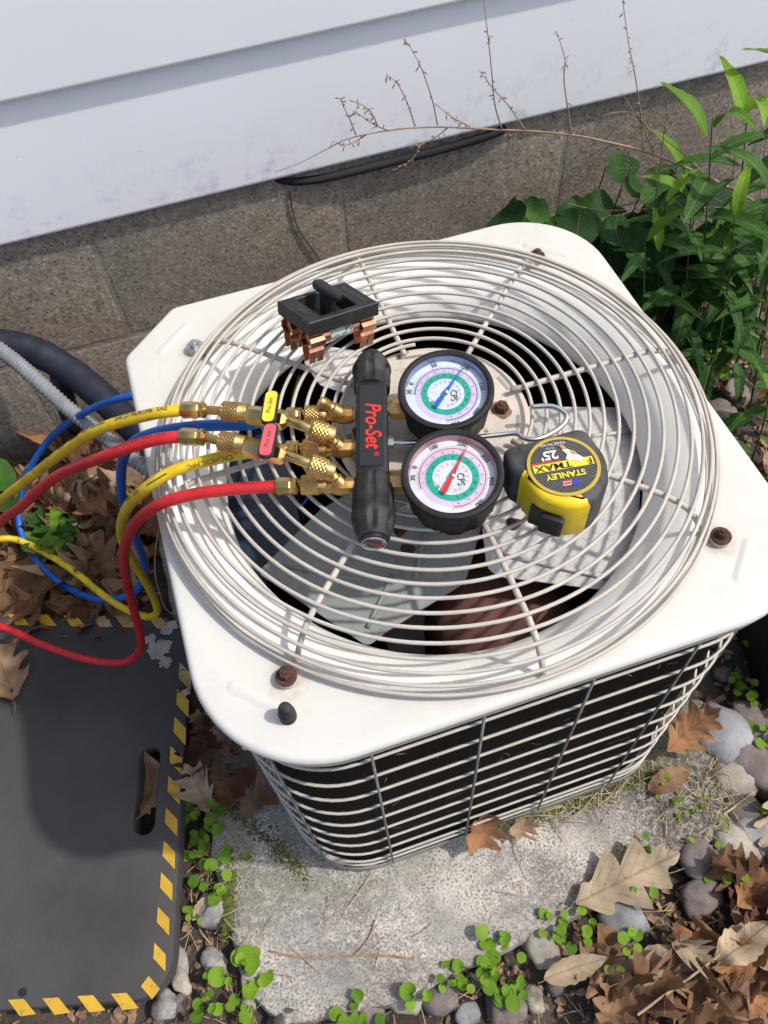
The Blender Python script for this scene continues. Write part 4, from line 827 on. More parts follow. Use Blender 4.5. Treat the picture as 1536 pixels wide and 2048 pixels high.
# ------------------------------------------------------------------ hazard-striped board on the left
board = empty('kneeling_board', V((-.65, 0, 0)), 'dark grey rubber board edged with yellow hazard stripes and a hand slot', 'board')
b_out = rounded_poly([(-.343, .176), (-1.02, .43), (-1.10, -.165), (-.466, -.333)], [.02, .05, .05, .048], 10)
s_a, s_b = P(300, 1512, .032), P(288, 1648, .032); sd = (s_b - s_a).normalized(); sn_ = V((-sd.y, sd.x, 0)); sw = .0135
slot = [s_a + sn_ * (sw * math.sin(t)) - sd * (sw * math.cos(t)) for t in [math.pi * (k / 10 - .5) for k in range(11)]]
slot += [s_b + sn_ * (sw * math.sin(t)) - sd * (sw * math.cos(t)) for t in [math.pi * (k / 10 + .5) for k in range(11)]]
bo = densify(b_out, .02)
bm = bmesh.new()
def loopv(pts, z): return [bm.verts.new((p[0], p[1], z)) for p in pts]
def ring_edges(vl): return [bm.edges.new((vl[i], vl[(i + 1) % len(vl)])) for i in range(len(vl))]
ZB1, ZB0 = .031, .003
outs = [loopv(inset(bo, .004), ZB1), loopv(inset(bo, .0012), ZB1 - .0012), loopv(bo, ZB1 - .004), loopv(bo, ZB0)]
sl2 = [(p.x, p.y) for p in slot]; ins = [loopv(inset(sl2, -.002), ZB1), loopv(sl2, ZB1 - .003), loopv(sl2, ZB0)]
bmesh.ops.triangle_fill(bm, use_beauty=True, edges=ring_edges(outs[0]) + ring_edges(ins[0]))
bmesh.ops.triangle_fill(bm, use_beauty=True, edges=ring_edges(outs[-1]) + ring_edges(ins[-1]))
for grp in (outs, ins):
    for a, b in zip(grp[:-1], grp[1:]):
        for i in range(len(a)): j = (i + 1) % len(a); bm.faces.new((a[i], a[j], b[j], b[i]))
bmesh.ops.recalc_face_normals(bm, faces=bm.faces)
mb = MB(); mb.add([v.co.copy() for v in bm.verts], []); bm.verts.index_update(); mb.f = [tuple(v.index for v in f.verts) for f in bm.faces]; mb.m = [0] * len(mb.f); bm.free()
bs = mb.build('board_slab', M['board'], board, angle=40)
def stripe(px, worn=False):
    mb = MB(); mb.prism([(q.x, q.y) for q in [P(u / 2.36, 1180 + v / 2.36, ZB1) for u, v in px]], ZB1 + .0002, ZB1 + .0007); mb.f = [f if True else f for f in mb.f]
    o = mb.build('hazard_stripe', M['stripe_worn' if worn else 'stripe'], bs, smooth=False)
for (u, v, w) in [(873, 410, 1), (862, 535, 0), (848, 665, 0), (830, 805, 0), (820, 945, 0), (808, 1095, 0), (797, 1250, 0), (785, 1400, 0), (770, 1563, 0), (753, 1733, 0)]:
    stripe([(u - 29, v + 5), (u + 28, v + 68), (u + 30, v - 12), (u - 24, v - 68)], w)
stripe([(666, 1870), (702, 1822), (755, 1882), (718, 1932)])
for (u, v) in [(590, 1943), (432, 1954), (268, 1965), (105, 1972), (-60, 1980)]: stripe([(u - 66, v - 37), (u - 30 + 38, v - 42), (u + 66, v + 30), (u - 5 - 5, v + 40)])
for (u, v, w) in [(-40, 138, 0), (90, 139, 0), (218, 142, 0), (352, 145, 0), (484, 147, 1), (597, 150, 1), (755, 156, 1)]: stripe([(u - 10 - 5, v + 27), (u + 50, v + 27), (u + 5 + 5, v - 24), (u - 52, v - 24)], w)
rc = random.Random(3)
def patch(name, c, r, mat, z, parent, seed):
    mb = MB(); n = 48; loop = []
    for i in range(n):
        a = 2 * math.pi * i / n; rr = r * (.75 + .5 * noise.noise(V((math.cos(a) * 1.6, math.sin(a) * 1.6, seed))) + .22 * noise.noise(V((math.cos(a) * 6, math.sin(a) * 6, seed + 5)))); loop.append((c.x + rr * math.cos(a), c.y + rr * math.sin(a)))
    mb.prism(loop, z, z + .0008); mb.build(name, mat, parent, smooth=False)
for (u, v, r) in [(318, 1300, .022), (335, 1262, .012), (300, 1278, .012), (330, 1325, .012), (372, 1385, .008), (345, 1250, .010), (215, 1248, .007)]: patch('cement_splash', P(u, v, ZB1), r, M['cement'], ZB1 + .0008 + u * 1e-7, bs, u * .1)
cnr = P(45, 1985, ZB1); mb = MB(); mb.lathe(V((cnr.x, cnr.y, ZB1 + .0002)), UP, [(0, .0055), (.0003, .0055)], 14); mb.build('screw_hole', M['label_black'], bs, smooth=False)

# ------------------------------------------------------------------ line set and conduit at the back left corner
pts = smooth_path([PY(-160, 700, .60), PY(-60, 690, .59), P(0, 688, .30), P(70, 703, .285), P(140, 742, .26), P(205, 795, .24), P(262, 850, .225), P(330, 900, .215)], 10)
mb = MB(); mb.tube(pts, [(.0235 + .0018 * noise.noise(V((i * .35, 0, 0)))) for i in range(len(pts))], 20); mb.build('refrigerant_line', M['foam'], label='thick black foam insulated pipe running from the wall to the condenser', cat='pipe')
pts = smooth_path([P(120, 745, .25), P(128, 790, .21), P(140, 830, .12), P(150, 850, .03), P(155, 862, -.03)], 8); mb = MB(); mb.tube(pts, .017, 14); mb.build('pipe_branch', M['foam'], label='short black pipe dropping into the leaves below the insulated line', cat='pipe')
base_pts = [PY(-190, 570, .60), PY(-90, 640, .58), P(0, 700, .33), P(60, 748, .30), P(130, 812, .265), P(200, 866, .235), P(262, 915, .21), P(330, 960, .19)]
pts = smooth_path(base_pts, 40); mb = MB(); mb.tube(pts, [.0115 + .0013 * math.sin(i * 1.55) for i in range(len(pts))], 16); mb.build('flexible_conduit', M['conduit'], label='grey ribbed flexible electrical conduit beside the black insulated pipe', cat='conduit')
# plain black box shape filling the dark area at the right edge
mb = MB(); bo4 = rounded_poly([(.44, -.235), (.72, -.10), (.60, .12), (.475, .02)], .012, 4)
b0, b1 = P(1492, 1262, 0), P(1536, 1400, 0)
bo4 = rounded_poly([(.476, -.10), (.442, -.235), (.74, -.31), (.80, -.17)], .012, 4); mb.prism(bo4, -.02, .22, bevel=.004); mb.build('black_box', M['plastic'], label='plain black box shape at the right beside the stones', cat='box')

# ---------------------------------------------------------------- vegetation and litter follow
def leaf_mesh(name, L, W, lobes, curl, droop, seed, pet=.25, nst=22, tip=1.0):
    rnd = random.Random(seed); vs_ = []; uv = []; fs = []
    ph = rnd.random()
    for i in range(nst + 1):
        t = i / nst; base = math.sin(math.pi * min(1, t ** .75 * .985 + .015)) ** .8
        base = base * (1 - .25 * t) * tip if tip != 1 else base
        for s in (-1, 1): pass
        row = []
        def wid(s):
            if lobes <= 0: return base * W / 2 * (1 + .06 * math.sin(t * 40 + s))
            q = (t * lobes + ph + (.18 * s)) % 1.0; saw = abs(q * 2 - 1); k = (.34 + .66 * saw ** .8) if seed % 2 else (.42 + .58 * (.5 - .5 * math.cos(math.pi * saw)) ** .7); k = k if t > .06 else .5
            return max(.0015, base * W / 2 * k * 1.18)
        wl, wr = wid(-1), wid(1); x = t * L
        for j, w in ((-1, -wl), (-.5, -wl * .5), (0, 0), (.5, wr * .5), (1, wr)):
            fx = x + (abs(w) * .55 if lobes > 0 else abs(w) * .1) * (1 if t < .9 else .2)
            z = curl * (w / (W / 2 + 1e-6)) ** 2 * W * .5 + droop * L * (t - .4) ** 2 + (.34 if pet > .12 else .10) * W * noise.noise(V((x / L * 3.1, w / W * 3, seed * 1.7))) + (.09 if pet > .12 else .05) * W * noise.noise(V((x / L * 9, w / W * 9, seed)))
            vs_.append(V((fx - L * .45, w, z))); uv.append((t, w / L))
    for i in range(nst):
        for j in range(4): a = i * 5 + j; fs.append((a, a + 1, a + 6, a + 5))
    nb_ = len(vs_)
    if pet > 0:
        for k in range(5):
            t = k / 4; c = V((-L * .45 - pet * L * t, .02 * L * math.sin(t * 2 + seed), droop * L * .16 + .03 * L * t))
            for dy, dz in ((-.0009, 0), (.0009, 0), (0, .0014)): vs_.append(c + V((0, dy, dz))); uv.append((0, .0))
        for k in range(4):
            for j in range(3): a = nb_ + k * 3 + j; b = nb_ + k * 3 + (j + 1) % 3; fs.append((a, b, b + 3, a + 3))
    me = bpy.data.meshes.new(name); me.from_pydata(vs_, [], fs); ul = me.uv_layers.new(name='leaf')
    for lp in me.loops: ul.data[lp.index].uv = uv[lp.vertex_index]
    me.polygons.foreach_set('use_smooth', [True] * len(me.polygons)); me.update(); zmin = min(v.co.z for v in me.vertices); return me
def inst(me, name, mat, loc, rot, sc=1.0, parent=None, **kw):
    o = bpy.data.objects.new(name, me); col.objects.link(o); WL[o] = V(loc)
    if parent is not None: o.parent = parent; o.location = V(loc) - WL[parent]
    else: o.location = loc
    o.rotation_euler = rot; o.scale = (sc, sc, sc)
    if mat is not None: o.material_slots[0].link = 'OBJECT'; o.material_slots[0].material = mat
    return tag(o, **kw)
OAK = []
for i in range(12):
    r = random.Random(100 + i); me = leaf_mesh('oak_leaf', .115, .066 + .02 * r.random(), [3.5, 4.5, 3.0, 4.0][i % 4], r.uniform(-.7, 1.5), r.uniform(-.6, 1.3), i + 1, pet=.22); me.materials.append(M['leaf_brown']); OAK.append(me)
PLN = []
for i in range(6):
    r = random.Random(200 + i); me = leaf_mesh('plain_leaf', .10, .045 + .015 * r.random(), 0, r.uniform(.2, 1.3), r.uniform(-.3, .9), i + 31, pet=.18); me.materials.append(M['leaf_brown']); PLN.append(me)
CRL = []
for i in range(5):
    r = random.Random(300 + i); me = leaf_mesh('curled_leaf', .10, .075, 3.5, r.uniform(1.2, 2.0), r.uniform(.6, 1.6), i + 61, pet=.15); me.materials.append(M['leaf_brown']); CRL.append(me)

# -------- leaves that stand out
def big_leaf(pu, pv, qu, qv, z, me, mat, tilt, label, L0=.115, name='dead_leaf', extra=1.0):
    a, b = P(pu, pv, z), P(qu, qv, z); d = b - a; L = d.length; c = a.lerp(b, .5); c.z = z
    return inst(me, name, mat, c, (tilt[0], tilt[1], math.atan2(d.y, d.x)), L / L0 * extra, label=label, cat='leaf')
tanm = leaf_mesh('oak_leaf', .115, .058, 3.5, .12, .15, 77, pet=.05, nst=30); tanm.materials.append(M['leaf_tan'])
big_leaf(1140, 1812, 1345, 1712, .016, tanm, M['leaf_tan'], (.05, -.02, 0), 'large tan oak leaf lying on the front right of the concrete pad', extra=1.0)
crl = leaf_mesh('curled_leaf', .115, .085, 3.5, 1.0, 1.1, 88, pet=.1); crl.materials.append(M['leaf_orange'])
big_leaf(935, 1698, 985, 1625, .038, crl, M['leaf_orange'], (.5, -.5, 0), 'orange brown curled leaf leaning on the base of the wire cage', extra=1.15)
big_leaf(1005, 1672, 1065, 1640, .018, CRL[1], M['leaf_brown'], (.4, .2, 0), 'brown crumpled leaf against the cage base right of the orange one')
big_leaf(1318, 1510, 1430, 1420, .045, OAK[1], M['leaf_orange'], (.2, -.25, 0), 'orange brown oak leaf standing by the front right corner of the condenser', extra=.85)
big_leaf(1300, 1580, 1375, 1540, .012, PLN[1], M['leaf_brown'], (.1, 0, 0), 'pinkish brown leaf flat on the pad below the cage corner', extra=1.3)
lngm = leaf_mesh('plain_leaf', .10, .036, 0, .8, .5, 35, pet=.12); lngm.materials.append(M['leaf_tan'])
big_leaf(1080, 1960, 1205, 1915, .010, lngm, M['leaf_tan'], (.15, .05, 0), 'long pale tan leaf among the seedlings in front of the pad', L0=.10)
big_leaf(1330, 1880, 1415, 1915, .02, CRL[2], M['leaf_tan'], (.2, .2, 0), 'pale crumpled leaf with holes in the litter at lower right', L0=.10)
big_leaf(1430, 1930, 1536, 1850, .03, PLN[4], M['leaf_tan'], (-.2, .1, 0), 'long tan curled leaf at the right edge of the litter', L0=.10)
big_leaf(35, 1425, -8, 1290, .038, OAK[3], M['leaf_brown'], (.1, 0, 0), 'tan brown oak leaf lying on the board under the red hose', extra=.8)
big_leaf(0, 1130, 110, 1220, .03, OAK[5], M['leaf_brown'], (.1, -.1, 0), 'broad brown oak leaf hanging over the striped end of the board', extra=1.2)
big_leaf(420, 1800, 395, 1830, .0, PLN[3], M['leaf_tan'], (.1, .2, 0), 'yellowish dead leaf between the board and the pad', L0=.10, extra=1.6)
big_leaf(300, 1500, 300, 1640, .0, OAK[7], M['leaf_brown'], (.1, .1, 0), 'brown leaf seen through the hand slot of the board')
big_leaf(1536, 1900, 1450, 1940, .02, OAK[8], M['leaf_orange'], (.2, .3, 0), 'orange leaf at the lower right edge beside the pale one', extra=1.2)
big_leaf(120, 720+180, 60, 860, .03, OAK[2], M['leaf_orange'], (.3, .2, 0), 'orange brown oak leaf with holes under the grey conduit', extra=1.4)
# -------- leaf litter: individuals by area, then the small crumbs as one mass
def in_board(x, y):
    n = len(b_out); c = False
    for i in range(n):
        x1, y1 = b_out[i]; x2, y2 = b_out[(i + 1) % n]
        if (y1 > y) != (y2 > y) and x < (x2 - x1) * (y - y1) / (y2 - y1) + x1: c = not c
    return c
def on_pad(x, y, mgn=0): return -.38 - mgn < x < .33 + mgn and -.40 - mgn < y < .40
rl = random.Random(11); WORD = dict(leaf_brown='brown', leaf_dark='dark', leaf_tan='pale tan', leaf_orange='orange')
def scatter(n, area, label, group, mats, sz=(.7, 1.25), zr=(.0, .035), ok=lambda x, y: True, tl=.4):
    k = 0; g = 0
    while k < n and g < n * 60:
        g += 1; x = rl.uniform(*area[0]); y = rl.uniform(*area[1])
        if in_board(x, y) or on_pad(x, y, .01) or not ok(x, y): continue
        me = rl.choice(OAK * 2 + PLN + CRL * 2); z = ground_z(x, y) + rl.uniform(*zr) + .006
        mk = rl.choice(mats)
        inst(me, 'dead_leaf', M[mk], (x, y, z), (rl.uniform(-tl, tl), rl.uniform(-tl, tl), rl.uniform(0, 6.28)), rl.uniform(*sz), label=label.replace('dead', WORD[mk] + ' dead', 1), cat='leaf', group=group); k += 1
scatter(105, ((-.74, -.30), (.22, .60)), 'dead oak leaf in the litter between the wall and the board', 'leaves left of the condenser', ['leaf_brown'] * 5 + ['leaf_dark', 'leaf_tan', 'leaf_orange'], (.8, 1.35), ok=lambda x, y: y > .22)
scatter(26, ((-.47, -.30), (-.20, .12)), 'dead leaf in the gap between the board and the condenser', 'leaves between board and condenser', ['leaf_brown', 'leaf_dark', 'leaf_brown'], (.4, .7), (.0, .015), ok=lambda x, y: x > -.3625 + (y - .088) * .2514 + .045)
for (u, v) in [(420, 1450), (470, 1510), (400, 1520), (450, 1580), (500, 1560), (520, 1610), (410, 1590), (480, 1470), (425, 1480), (400, 1430)]:
    p = P(u, v, .005); inst(rl.choice(OAK + CRL), 'dead_leaf', M[rl.choice(['leaf_brown', 'leaf_dark', 'leaf_brown'])], (p.x, p.y, .008 + rl.random() * .015), (rl.uniform(-.3, .3), rl.uniform(-.3, .3), rl.uniform(0, 6.28)), rl.uniform(.42, .68), label='dead brown leaf piled against the shaded left side of the condenser base', cat='leaf', group='leaves at the shaded base')
scatter(95, ((.05, .62), (-.60, -.37)), 'dead leaf in the pile at the lower right in front of the pad', 'leaves in front of the pad', ['leaf_brown'] * 6 + ['leaf_tan', 'leaf_orange', 'leaf_dark'], (.55, 1.05), (.0, .03), ok=lambda x, y: (x - .05) * 1.0 + (-.38 - y) * 1.2 > .06 and (x - .165) ** 2 + (y + .40) ** 2 > .0085 and rl.random() < min(1, .25 + x * 3))
scatter(34, ((.37, .95), (-.30, .62)), 'dead leaf among the stones and weeds right of the condenser', 'leaves right of the condenser', ['leaf_brown', 'leaf_dark', 'leaf_brown', 'leaf_orange'], (.6, 1.05), (.0, .015), ok=lambda x, y: not (.44 < x < .80 and -.31 < y < -.1))
scatter(14, ((-.62, -.30), (-.56, -.41)), 'small dead leaf scrap at the lower left between stones and seedlings', 'leaves lower left', ['leaf_brown', 'leaf_dark', 'leaf_tan'], (.3, .55), (.0, .01))
# crumbs
def crumbs(name, n, area, label, size, ok, mat):
    r = random.Random(5 + n); mb = MB()
    k = 0
    while k < n:
        x, y = r.uniform(*area[0]), r.uniform(*area[1])
        if in_board(x, y) or not ok(x, y): continue
        k += 1; z = (0.001 if on_pad(x, y) else ground_z(x, y) + .002) + r.random() * .006; a = r.uniform(0, 6.28); s = r.uniform(*size); d = V((math.cos(a), math.sin(a), r.uniform(-.3, .3))) * s; e = V((-math.sin(a), math.cos(a), r.uniform(-.4, .4))) * s * r.uniform(.3, .8); c = V((x, y, z))
        mb.add([c - d - e * .4, c - d * .2 - e + V((0, 0, .002)), c + d - e * .3, c + d * .5 + e, c - d * .5 + e * .8 + V((0, 0, s * .3))], [(0, 1, 2, 3, 4)])
    o = mb.build(name, mat, smooth=False); tag(o, label, 'leaf litter', kind='stuff'); return o
mcr = Mat('leaf_crumb', (.19, .115, .07), .9); mcr.vary(60, .35, 1.9); M['crumb'] = mcr.end()
outside = lambda x, y: not on_pad(x, y, .012)
crumbs('leaf_litter', 11000, ((-1.0, 1.1), (-.62, .63)), 'small crumbled brown leaf bits covering the soil round the pad', (.002, .010), outside, M['crumb'])
# straw and needles
def straws(name, n, pick, label, ln, cat='straw'):
    r = random.Random(n); mb = MB()
    for _ in range(n):
        x, y = pick(r)
        if in_board(x, y): continue
        z = (.0015 if on_pad(x, y) else ground_z(x, y) + .006) + r.random() * .008; a = r.uniform(0, 6.28); l = r.uniform(*ln); d = V((math.cos(a), math.sin(a), r.uniform(-.12, .12))); c = V((x, y, z)); s = d.cross(UP).normalized() * r.uniform(.0003, .0007)
        m_ = c + V((0, 0, r.uniform(0, .004))) + s * r.uniform(-4, 4); p0, p1 = c - d * l / 2, c + d * l / 2
        mb.add([p0 - s, p0 + s, m_ + s, m_ - s, p1 + s, p1 - s, m_ + UP * .0011], [(0, 1, 2, 6), (0, 6, 3), (3, 6, 4, 5), (6, 2, 4)])
    o = mb.build(name, M['straw'], smooth=False); tag(o, label, cat, kind='stuff'); return o
def near(cx, cy, s): return lambda r: (r.gauss(cx, s), r.gauss(cy, s * .7))
q = P(1400, 1590, 0); straws('straw', 95, near(q.x, q.y, .045), 'dry straw bits scattered on the pad below the grey stone', (.02, .07))
q = P(1180, 1620, 0); straws('straw', 60, lambda r: (r.uniform(.0, .26), r.gauss(-.276, .010)), 'dry grass bits along the front base of the wire cage', (.015, .06))
straws('straw', 200, lambda r: (r.uniform(-.65, .5), r.uniform(-.58, -.40)), 'thin dry straw among the stones in front of the pad', (.02, .08))
straws('straw', 22, lambda r: (r.uniform(-.36, .3), r.uniform(-.40, -.28)), 'a few thin dry stalks lying on the concrete pad', (.015, .06))
straws('straw', 60, lambda r: (r.uniform(-.45, -.36), r.uniform(-.42, -.15)), 'dry straw in the gap between board and pad', (.02, .05))
# grass seeds caught in the fins
r = random.Random(21); mb = MB()
for _ in range(46):
    x, z = r.uniform(-.15, .22), r.uniform(.12, .51); c = V((x, -HF + .0252, z)); a = r.uniform(0, 3.14); d = V((math.cos(a), 0, math.sin(a))) * r.uniform(.002, .010); s = V((-math.sin(a), 0, math.cos(a))) * .00035
    m_ = c + s * r.uniform(-6, 6); mb.add([c - d - s, m_ - s, c + d - s, c + d + s, m_ + s, c - d + s], [(0, 1, 4, 5), (1, 2, 3, 4)])
tag(mb.build('grass_scraps', M['straw'], smooth=False), 'dry grass scraps caught on the black fins', 'straw', kind='stuff')
# moss at the base
def moss(name, c0, c1, n, w, label):
    r = random.Random(n); mb = MB()
    for _ in range(n):
        t = r.random(); c = c0.lerp(c1, t) + V((r.gauss(0, w * .5), r.gauss(0, w), 0)); s = r.uniform(.0006, .0019); c.z = .0003
        mb.lathe(c, UP, [(-.001, s), (s * .5, s * .8), (s * .9, s * .25)], 6, fn=lambda rr, a, t: rr * r.uniform(.7, 1.2))
    tag(mb.build(name, M['moss'], angle=60), label, 'moss', kind='stuff')
moss('moss', V((.02, -.272, 0)), V((.25, -.272, 0)), 1300, .006, 'olive green moss along the right half of the cage base')
moss('moss', V((-.36, -.10, 0)), V((-.27, -.245, 0)), 700, .010, 'dark moss on the pad round the left front corner of the condenser')
q0, q1 = P(465, 1740, 0), P(450, 1860, 0); moss('moss', V((q0.x, q0.y, 0)), V((q1.x, q1.y, 0)), 900, .008, 'green moss on the left edge of the concrete pad')

# -------- stones
def stone(u, v, w, h, rot, mat, label, seed, z=0., group=None, flat=.6):
    c = P(u, v, z); kf = .72 if v > 1900 else .95; r = kf * w / 2 * (c - CAM).length / FPX; b = kf * h / 2 * (c - CAM).length / FPX / .82
    bm = bmesh.new(); bmesh.ops.create_icosphere(bm, subdivisions=3, radius=1.0); mb = MB()
    e = Matrix.Rotation(rot, 3, 'Z'); vs_ = []
    for q in bm.verts:
        n = q.co.copy(); k = 1 + .30 * noise.noise(n * 1.2 + V((seed * 3.3, 0, 0))) + .14 * noise.noise(n * 2.6 + V((seed, 1, 0))) + .04 * noise.noise(n * 7 + V((seed, 1, 5))); k2 = (abs(n.x) ** 2.6 + abs(n.y) ** 2.6 + abs(n.z) ** 2.6) ** (-1 / 2.6)
        n = n * k * (.45 + .55 * k2); p = e @ V((n.x * r, n.y * b, n.z * min(r, b) * flat)); vs_.append(V((c.x, c.y, max(-.05, z + min(r, b) * flat * .35))) + p)
    bm.verts.index_update(); mb.add(vs_, [tuple(x.index for x in f.verts) for f in bm.faces]); bm.free()
    return mb.build('stone', mat, angle=180, label=label, cat='stone', group=group)
SB, SBr, ST, SD, SW = M['st_blue'], M['st_brown'], M['st_tan'], M['st_dark'], M['st_white']
STN = [(1440, 1470, 105, 95, .3, SB, 'angular blue grey stone under the orange oak leaf'), (1512, 1535, 80, 105, .2, SBr, 'large smooth reddish brown stone at the right edge below the blue grey stone'), (1470, 1560, 90, 60, -.5, ST, 'pale lumpy stone between the brown stone and the dark one'),
       (1455, 1520, 50, 50, .7, SD, 'small dark wedge of stone under the blue grey stone'), (1483, 1623, 72, 62, .1, SD, 'round dark brown stone above the white speckled stone'), (1505, 1675, 85, 62, -.3, SW, 'white speckled stone at the right edge'),
       (1468, 1700, 75, 82, .1, ST, 'smooth tan egg-shaped stone left of the white speckled stone'), (1395, 1720, 75, 60, .3, SBr, 'brown stone behind the thin green weeds left of the tan stone'), (1415, 1655, 60, 40, 0, ST, 'small flat stone half hidden in straw'),
       (1240, 1840, 75, 70, .6, SB, 'grey green angular stone right below the large tan leaf'), (1400, 1795, 80, 50, .1, SBr, 'flat brown stone among the leaves right of the large tan leaf'), (1360, 1350 + 60, 40, 40, 0, SB, 'small grey stone by the right side of the condenser base'), (1240, 1945, 55, 60, .2, SW, 'pale whitish stone beside the long tan leaf'),
       (1085, 1895, 60, 55, .5, ST, 'orange tan stone behind the seedlings in front of the pad'), (1010, 2015, 85, 80, .2, SBr, 'purplish brown stone at the bottom edge'), (1068, 1998, 45, 52, .1, ST, 'small tan pebble right of the purplish stone'), (1110, 1975, 40, 36, 0, SD, 'small dark pebble under the long tan leaf'),
       (740, 2015, 72, 60, .2, SBr, 'brown stone at the bottom edge below the pad'), (810, 2000, 66, 66, .9, ST, 'flat tan stone at the front edge of the pad'), (880, 1995, 85, 62, .2, SBr, 'broad tan brown stone at the front edge of the pad'), (940, 1965, 42, 30, 0, SD, 'small dark flat pebble by the pad edge'), (935, 2030, 60, 40, .4, SB, 'dark slate stone at the bottom edge beside a seedling'),
       (425, 1822, 62, 50, .3, SW, 'pale grey stone at the left edge of the pad below the seedlings'), (430, 1925, 55, 58, .5, SW, 'light speckled stone beside the board corner'), (365, 1965, 38, 45, .3, ST, 'pale pebble just right of the board corner'), (360, 1920, 40, 60, 0, SW, 'white pebble tucked against the board edge'), (330, 2010, 60, 50, .2, SW, 'light stone below the rounded board corner'), (360, 2005, 36, 30, 0, SBr, 'small brown pebble below the board corner'), (497, 2005, 36, 34, 0, SW, 'small white pebble under the bright seedling at lower left'),
       (590, 2035, 130, 70, .1, M['st_dark'], 'dark crumbly clod of earth at the bottom edge'), (700, 2035, 50, 30, 0, SW, 'whitish stone at the bottom edge right of the dark clod'), (500, 1640 - 80, 40, 40, 0, SB, 'grey stone in the leaves at the shaded condenser base'),
       (1480, 790, 60, 55, .1, ST, 'pale round stone among the weeds right of the condenser'), (1440, 830, 60, 50, .4, SBr, 'brown stone under the weeds right of the condenser'), (1410, 740, 40, 40, 0, SD, 'dark stone behind the clover right of the condenser'), (1490, 640, 60, 50, 0, SD, 'dark grey stone deep under the tall weeds'),
       (1500, 1440, 50, 70, 0, SBr, 'grey brown stone behind the seedlings right of the blue grey stone'), (1445, 1350, 34, 26, 0, SBr, 'small purplish stone in the shade by the black box'), (40, 830, 50, 30, 0, ST, 'tan stone against the foundation under the conduit')]
for i, (u, v, w, h, rot, mt, lb) in enumerate(STN): stone(u, v, w, h, rot, mt, lb, i + 1, z=-.020 if v > 1900 else -.014)

# -------- seedlings: round-leaved clumps
def round_leaf(name, R, seed, notch=.35, cup=.25):
    n = 16; vs_ = [V((0, 0, 0))]; uv = [(0., 0.)]; rnd = random.Random(seed)
    for ring in (.5, 1.0):
        for k in range(n):
            a = 2 * math.pi * k / n - math.pi; d = abs(abs(a) - math.pi); rr = R * ring * (1 - notch * math.exp(-(d / .35) ** 2)) * (1 + .08 * math.cos(a)) * rnd.uniform(.96, 1.04)
            z = cup * R * ring ** 2 * (.5 + .5 * math.cos(2 * a)) + .10 * R * noise.noise(V((math.cos(a) * ring * 2, math.sin(a) * ring * 2, seed))); vs_.append(V((rr * math.cos(a) + R * .75, rr * math.sin(a), z))); uv.append((.5 + .5 * ring * math.cos(a), .5 * ring * math.sin(a)))
    vs_[0] = V((R * .75, 0, 0)); uv[0] = (.5, 0.); fs = [(0, 1 + k, 1 + (k + 1) % n) for k in range(n)] + [(1 + k, 1 + n + k, 1 + n + (k + 1) % n, 1 + (k + 1) % n) for k in range(n)]
    me = bpy.data.meshes.new(name); me.from_pydata(vs_, [], fs); ul = me.uv_layers.new(name='leaf')
    for lp in me.loops: ul.data[lp.index].uv = uv[lp.vertex_index]
    me.polygons.foreach_set('use_smooth', [True] * len(me.polygons)); me.materials.append(M['green_bright']); return me
RL = [round_leaf('round_leaf', .0115, i + 1, random.Random(i).uniform(.15, .5), random.Random(i).uniform(-.1, .5)) for i in range(7)]
BLM = [round_leaf('broad_leaf', .034, i + 41, .3, .35) for i in range(5)]
def clump(u, v, n, spread, sc, label, mat='green_bright', zg=-.01, hgt=(.008, .028), leaves=RL, name='seedling', cat='seedling', seed=None):
    c = P(u, v, zg); r = random.Random(seed if seed is not None else int(u * 7 + v)); root = empty(name, (c.x, c.y, zg), label, cat)
    st = MB()
    for k in range(n):
        a = r.uniform(0, 6.28); d = spread * math.sqrt(r.random()); h = r.uniform(*hgt); p = V((c.x + d * math.cos(a), c.y + d * math.sin(a), zg + h)); yaw = a + r.uniform(-.7, .7)
        st.tube(smooth_path([V((c.x + d * .3 * math.cos(a), c.y + d * .3 * math.sin(a), zg - .035)), V((c.x + d * .7 * math.cos(a), c.y + d * .7 * math.sin(a), zg + h * .6)), p], 3), .0007 * sc, 5)
        inst(leaves[k % len(leaves)], 'leaf', M[mat], p, (r.uniform(-.35, .35), r.uniform(-.35, .25), yaw), sc * r.uniform(.65, 1.2), parent=root)
    st.build('stem', M['stem'], root, angle=180)
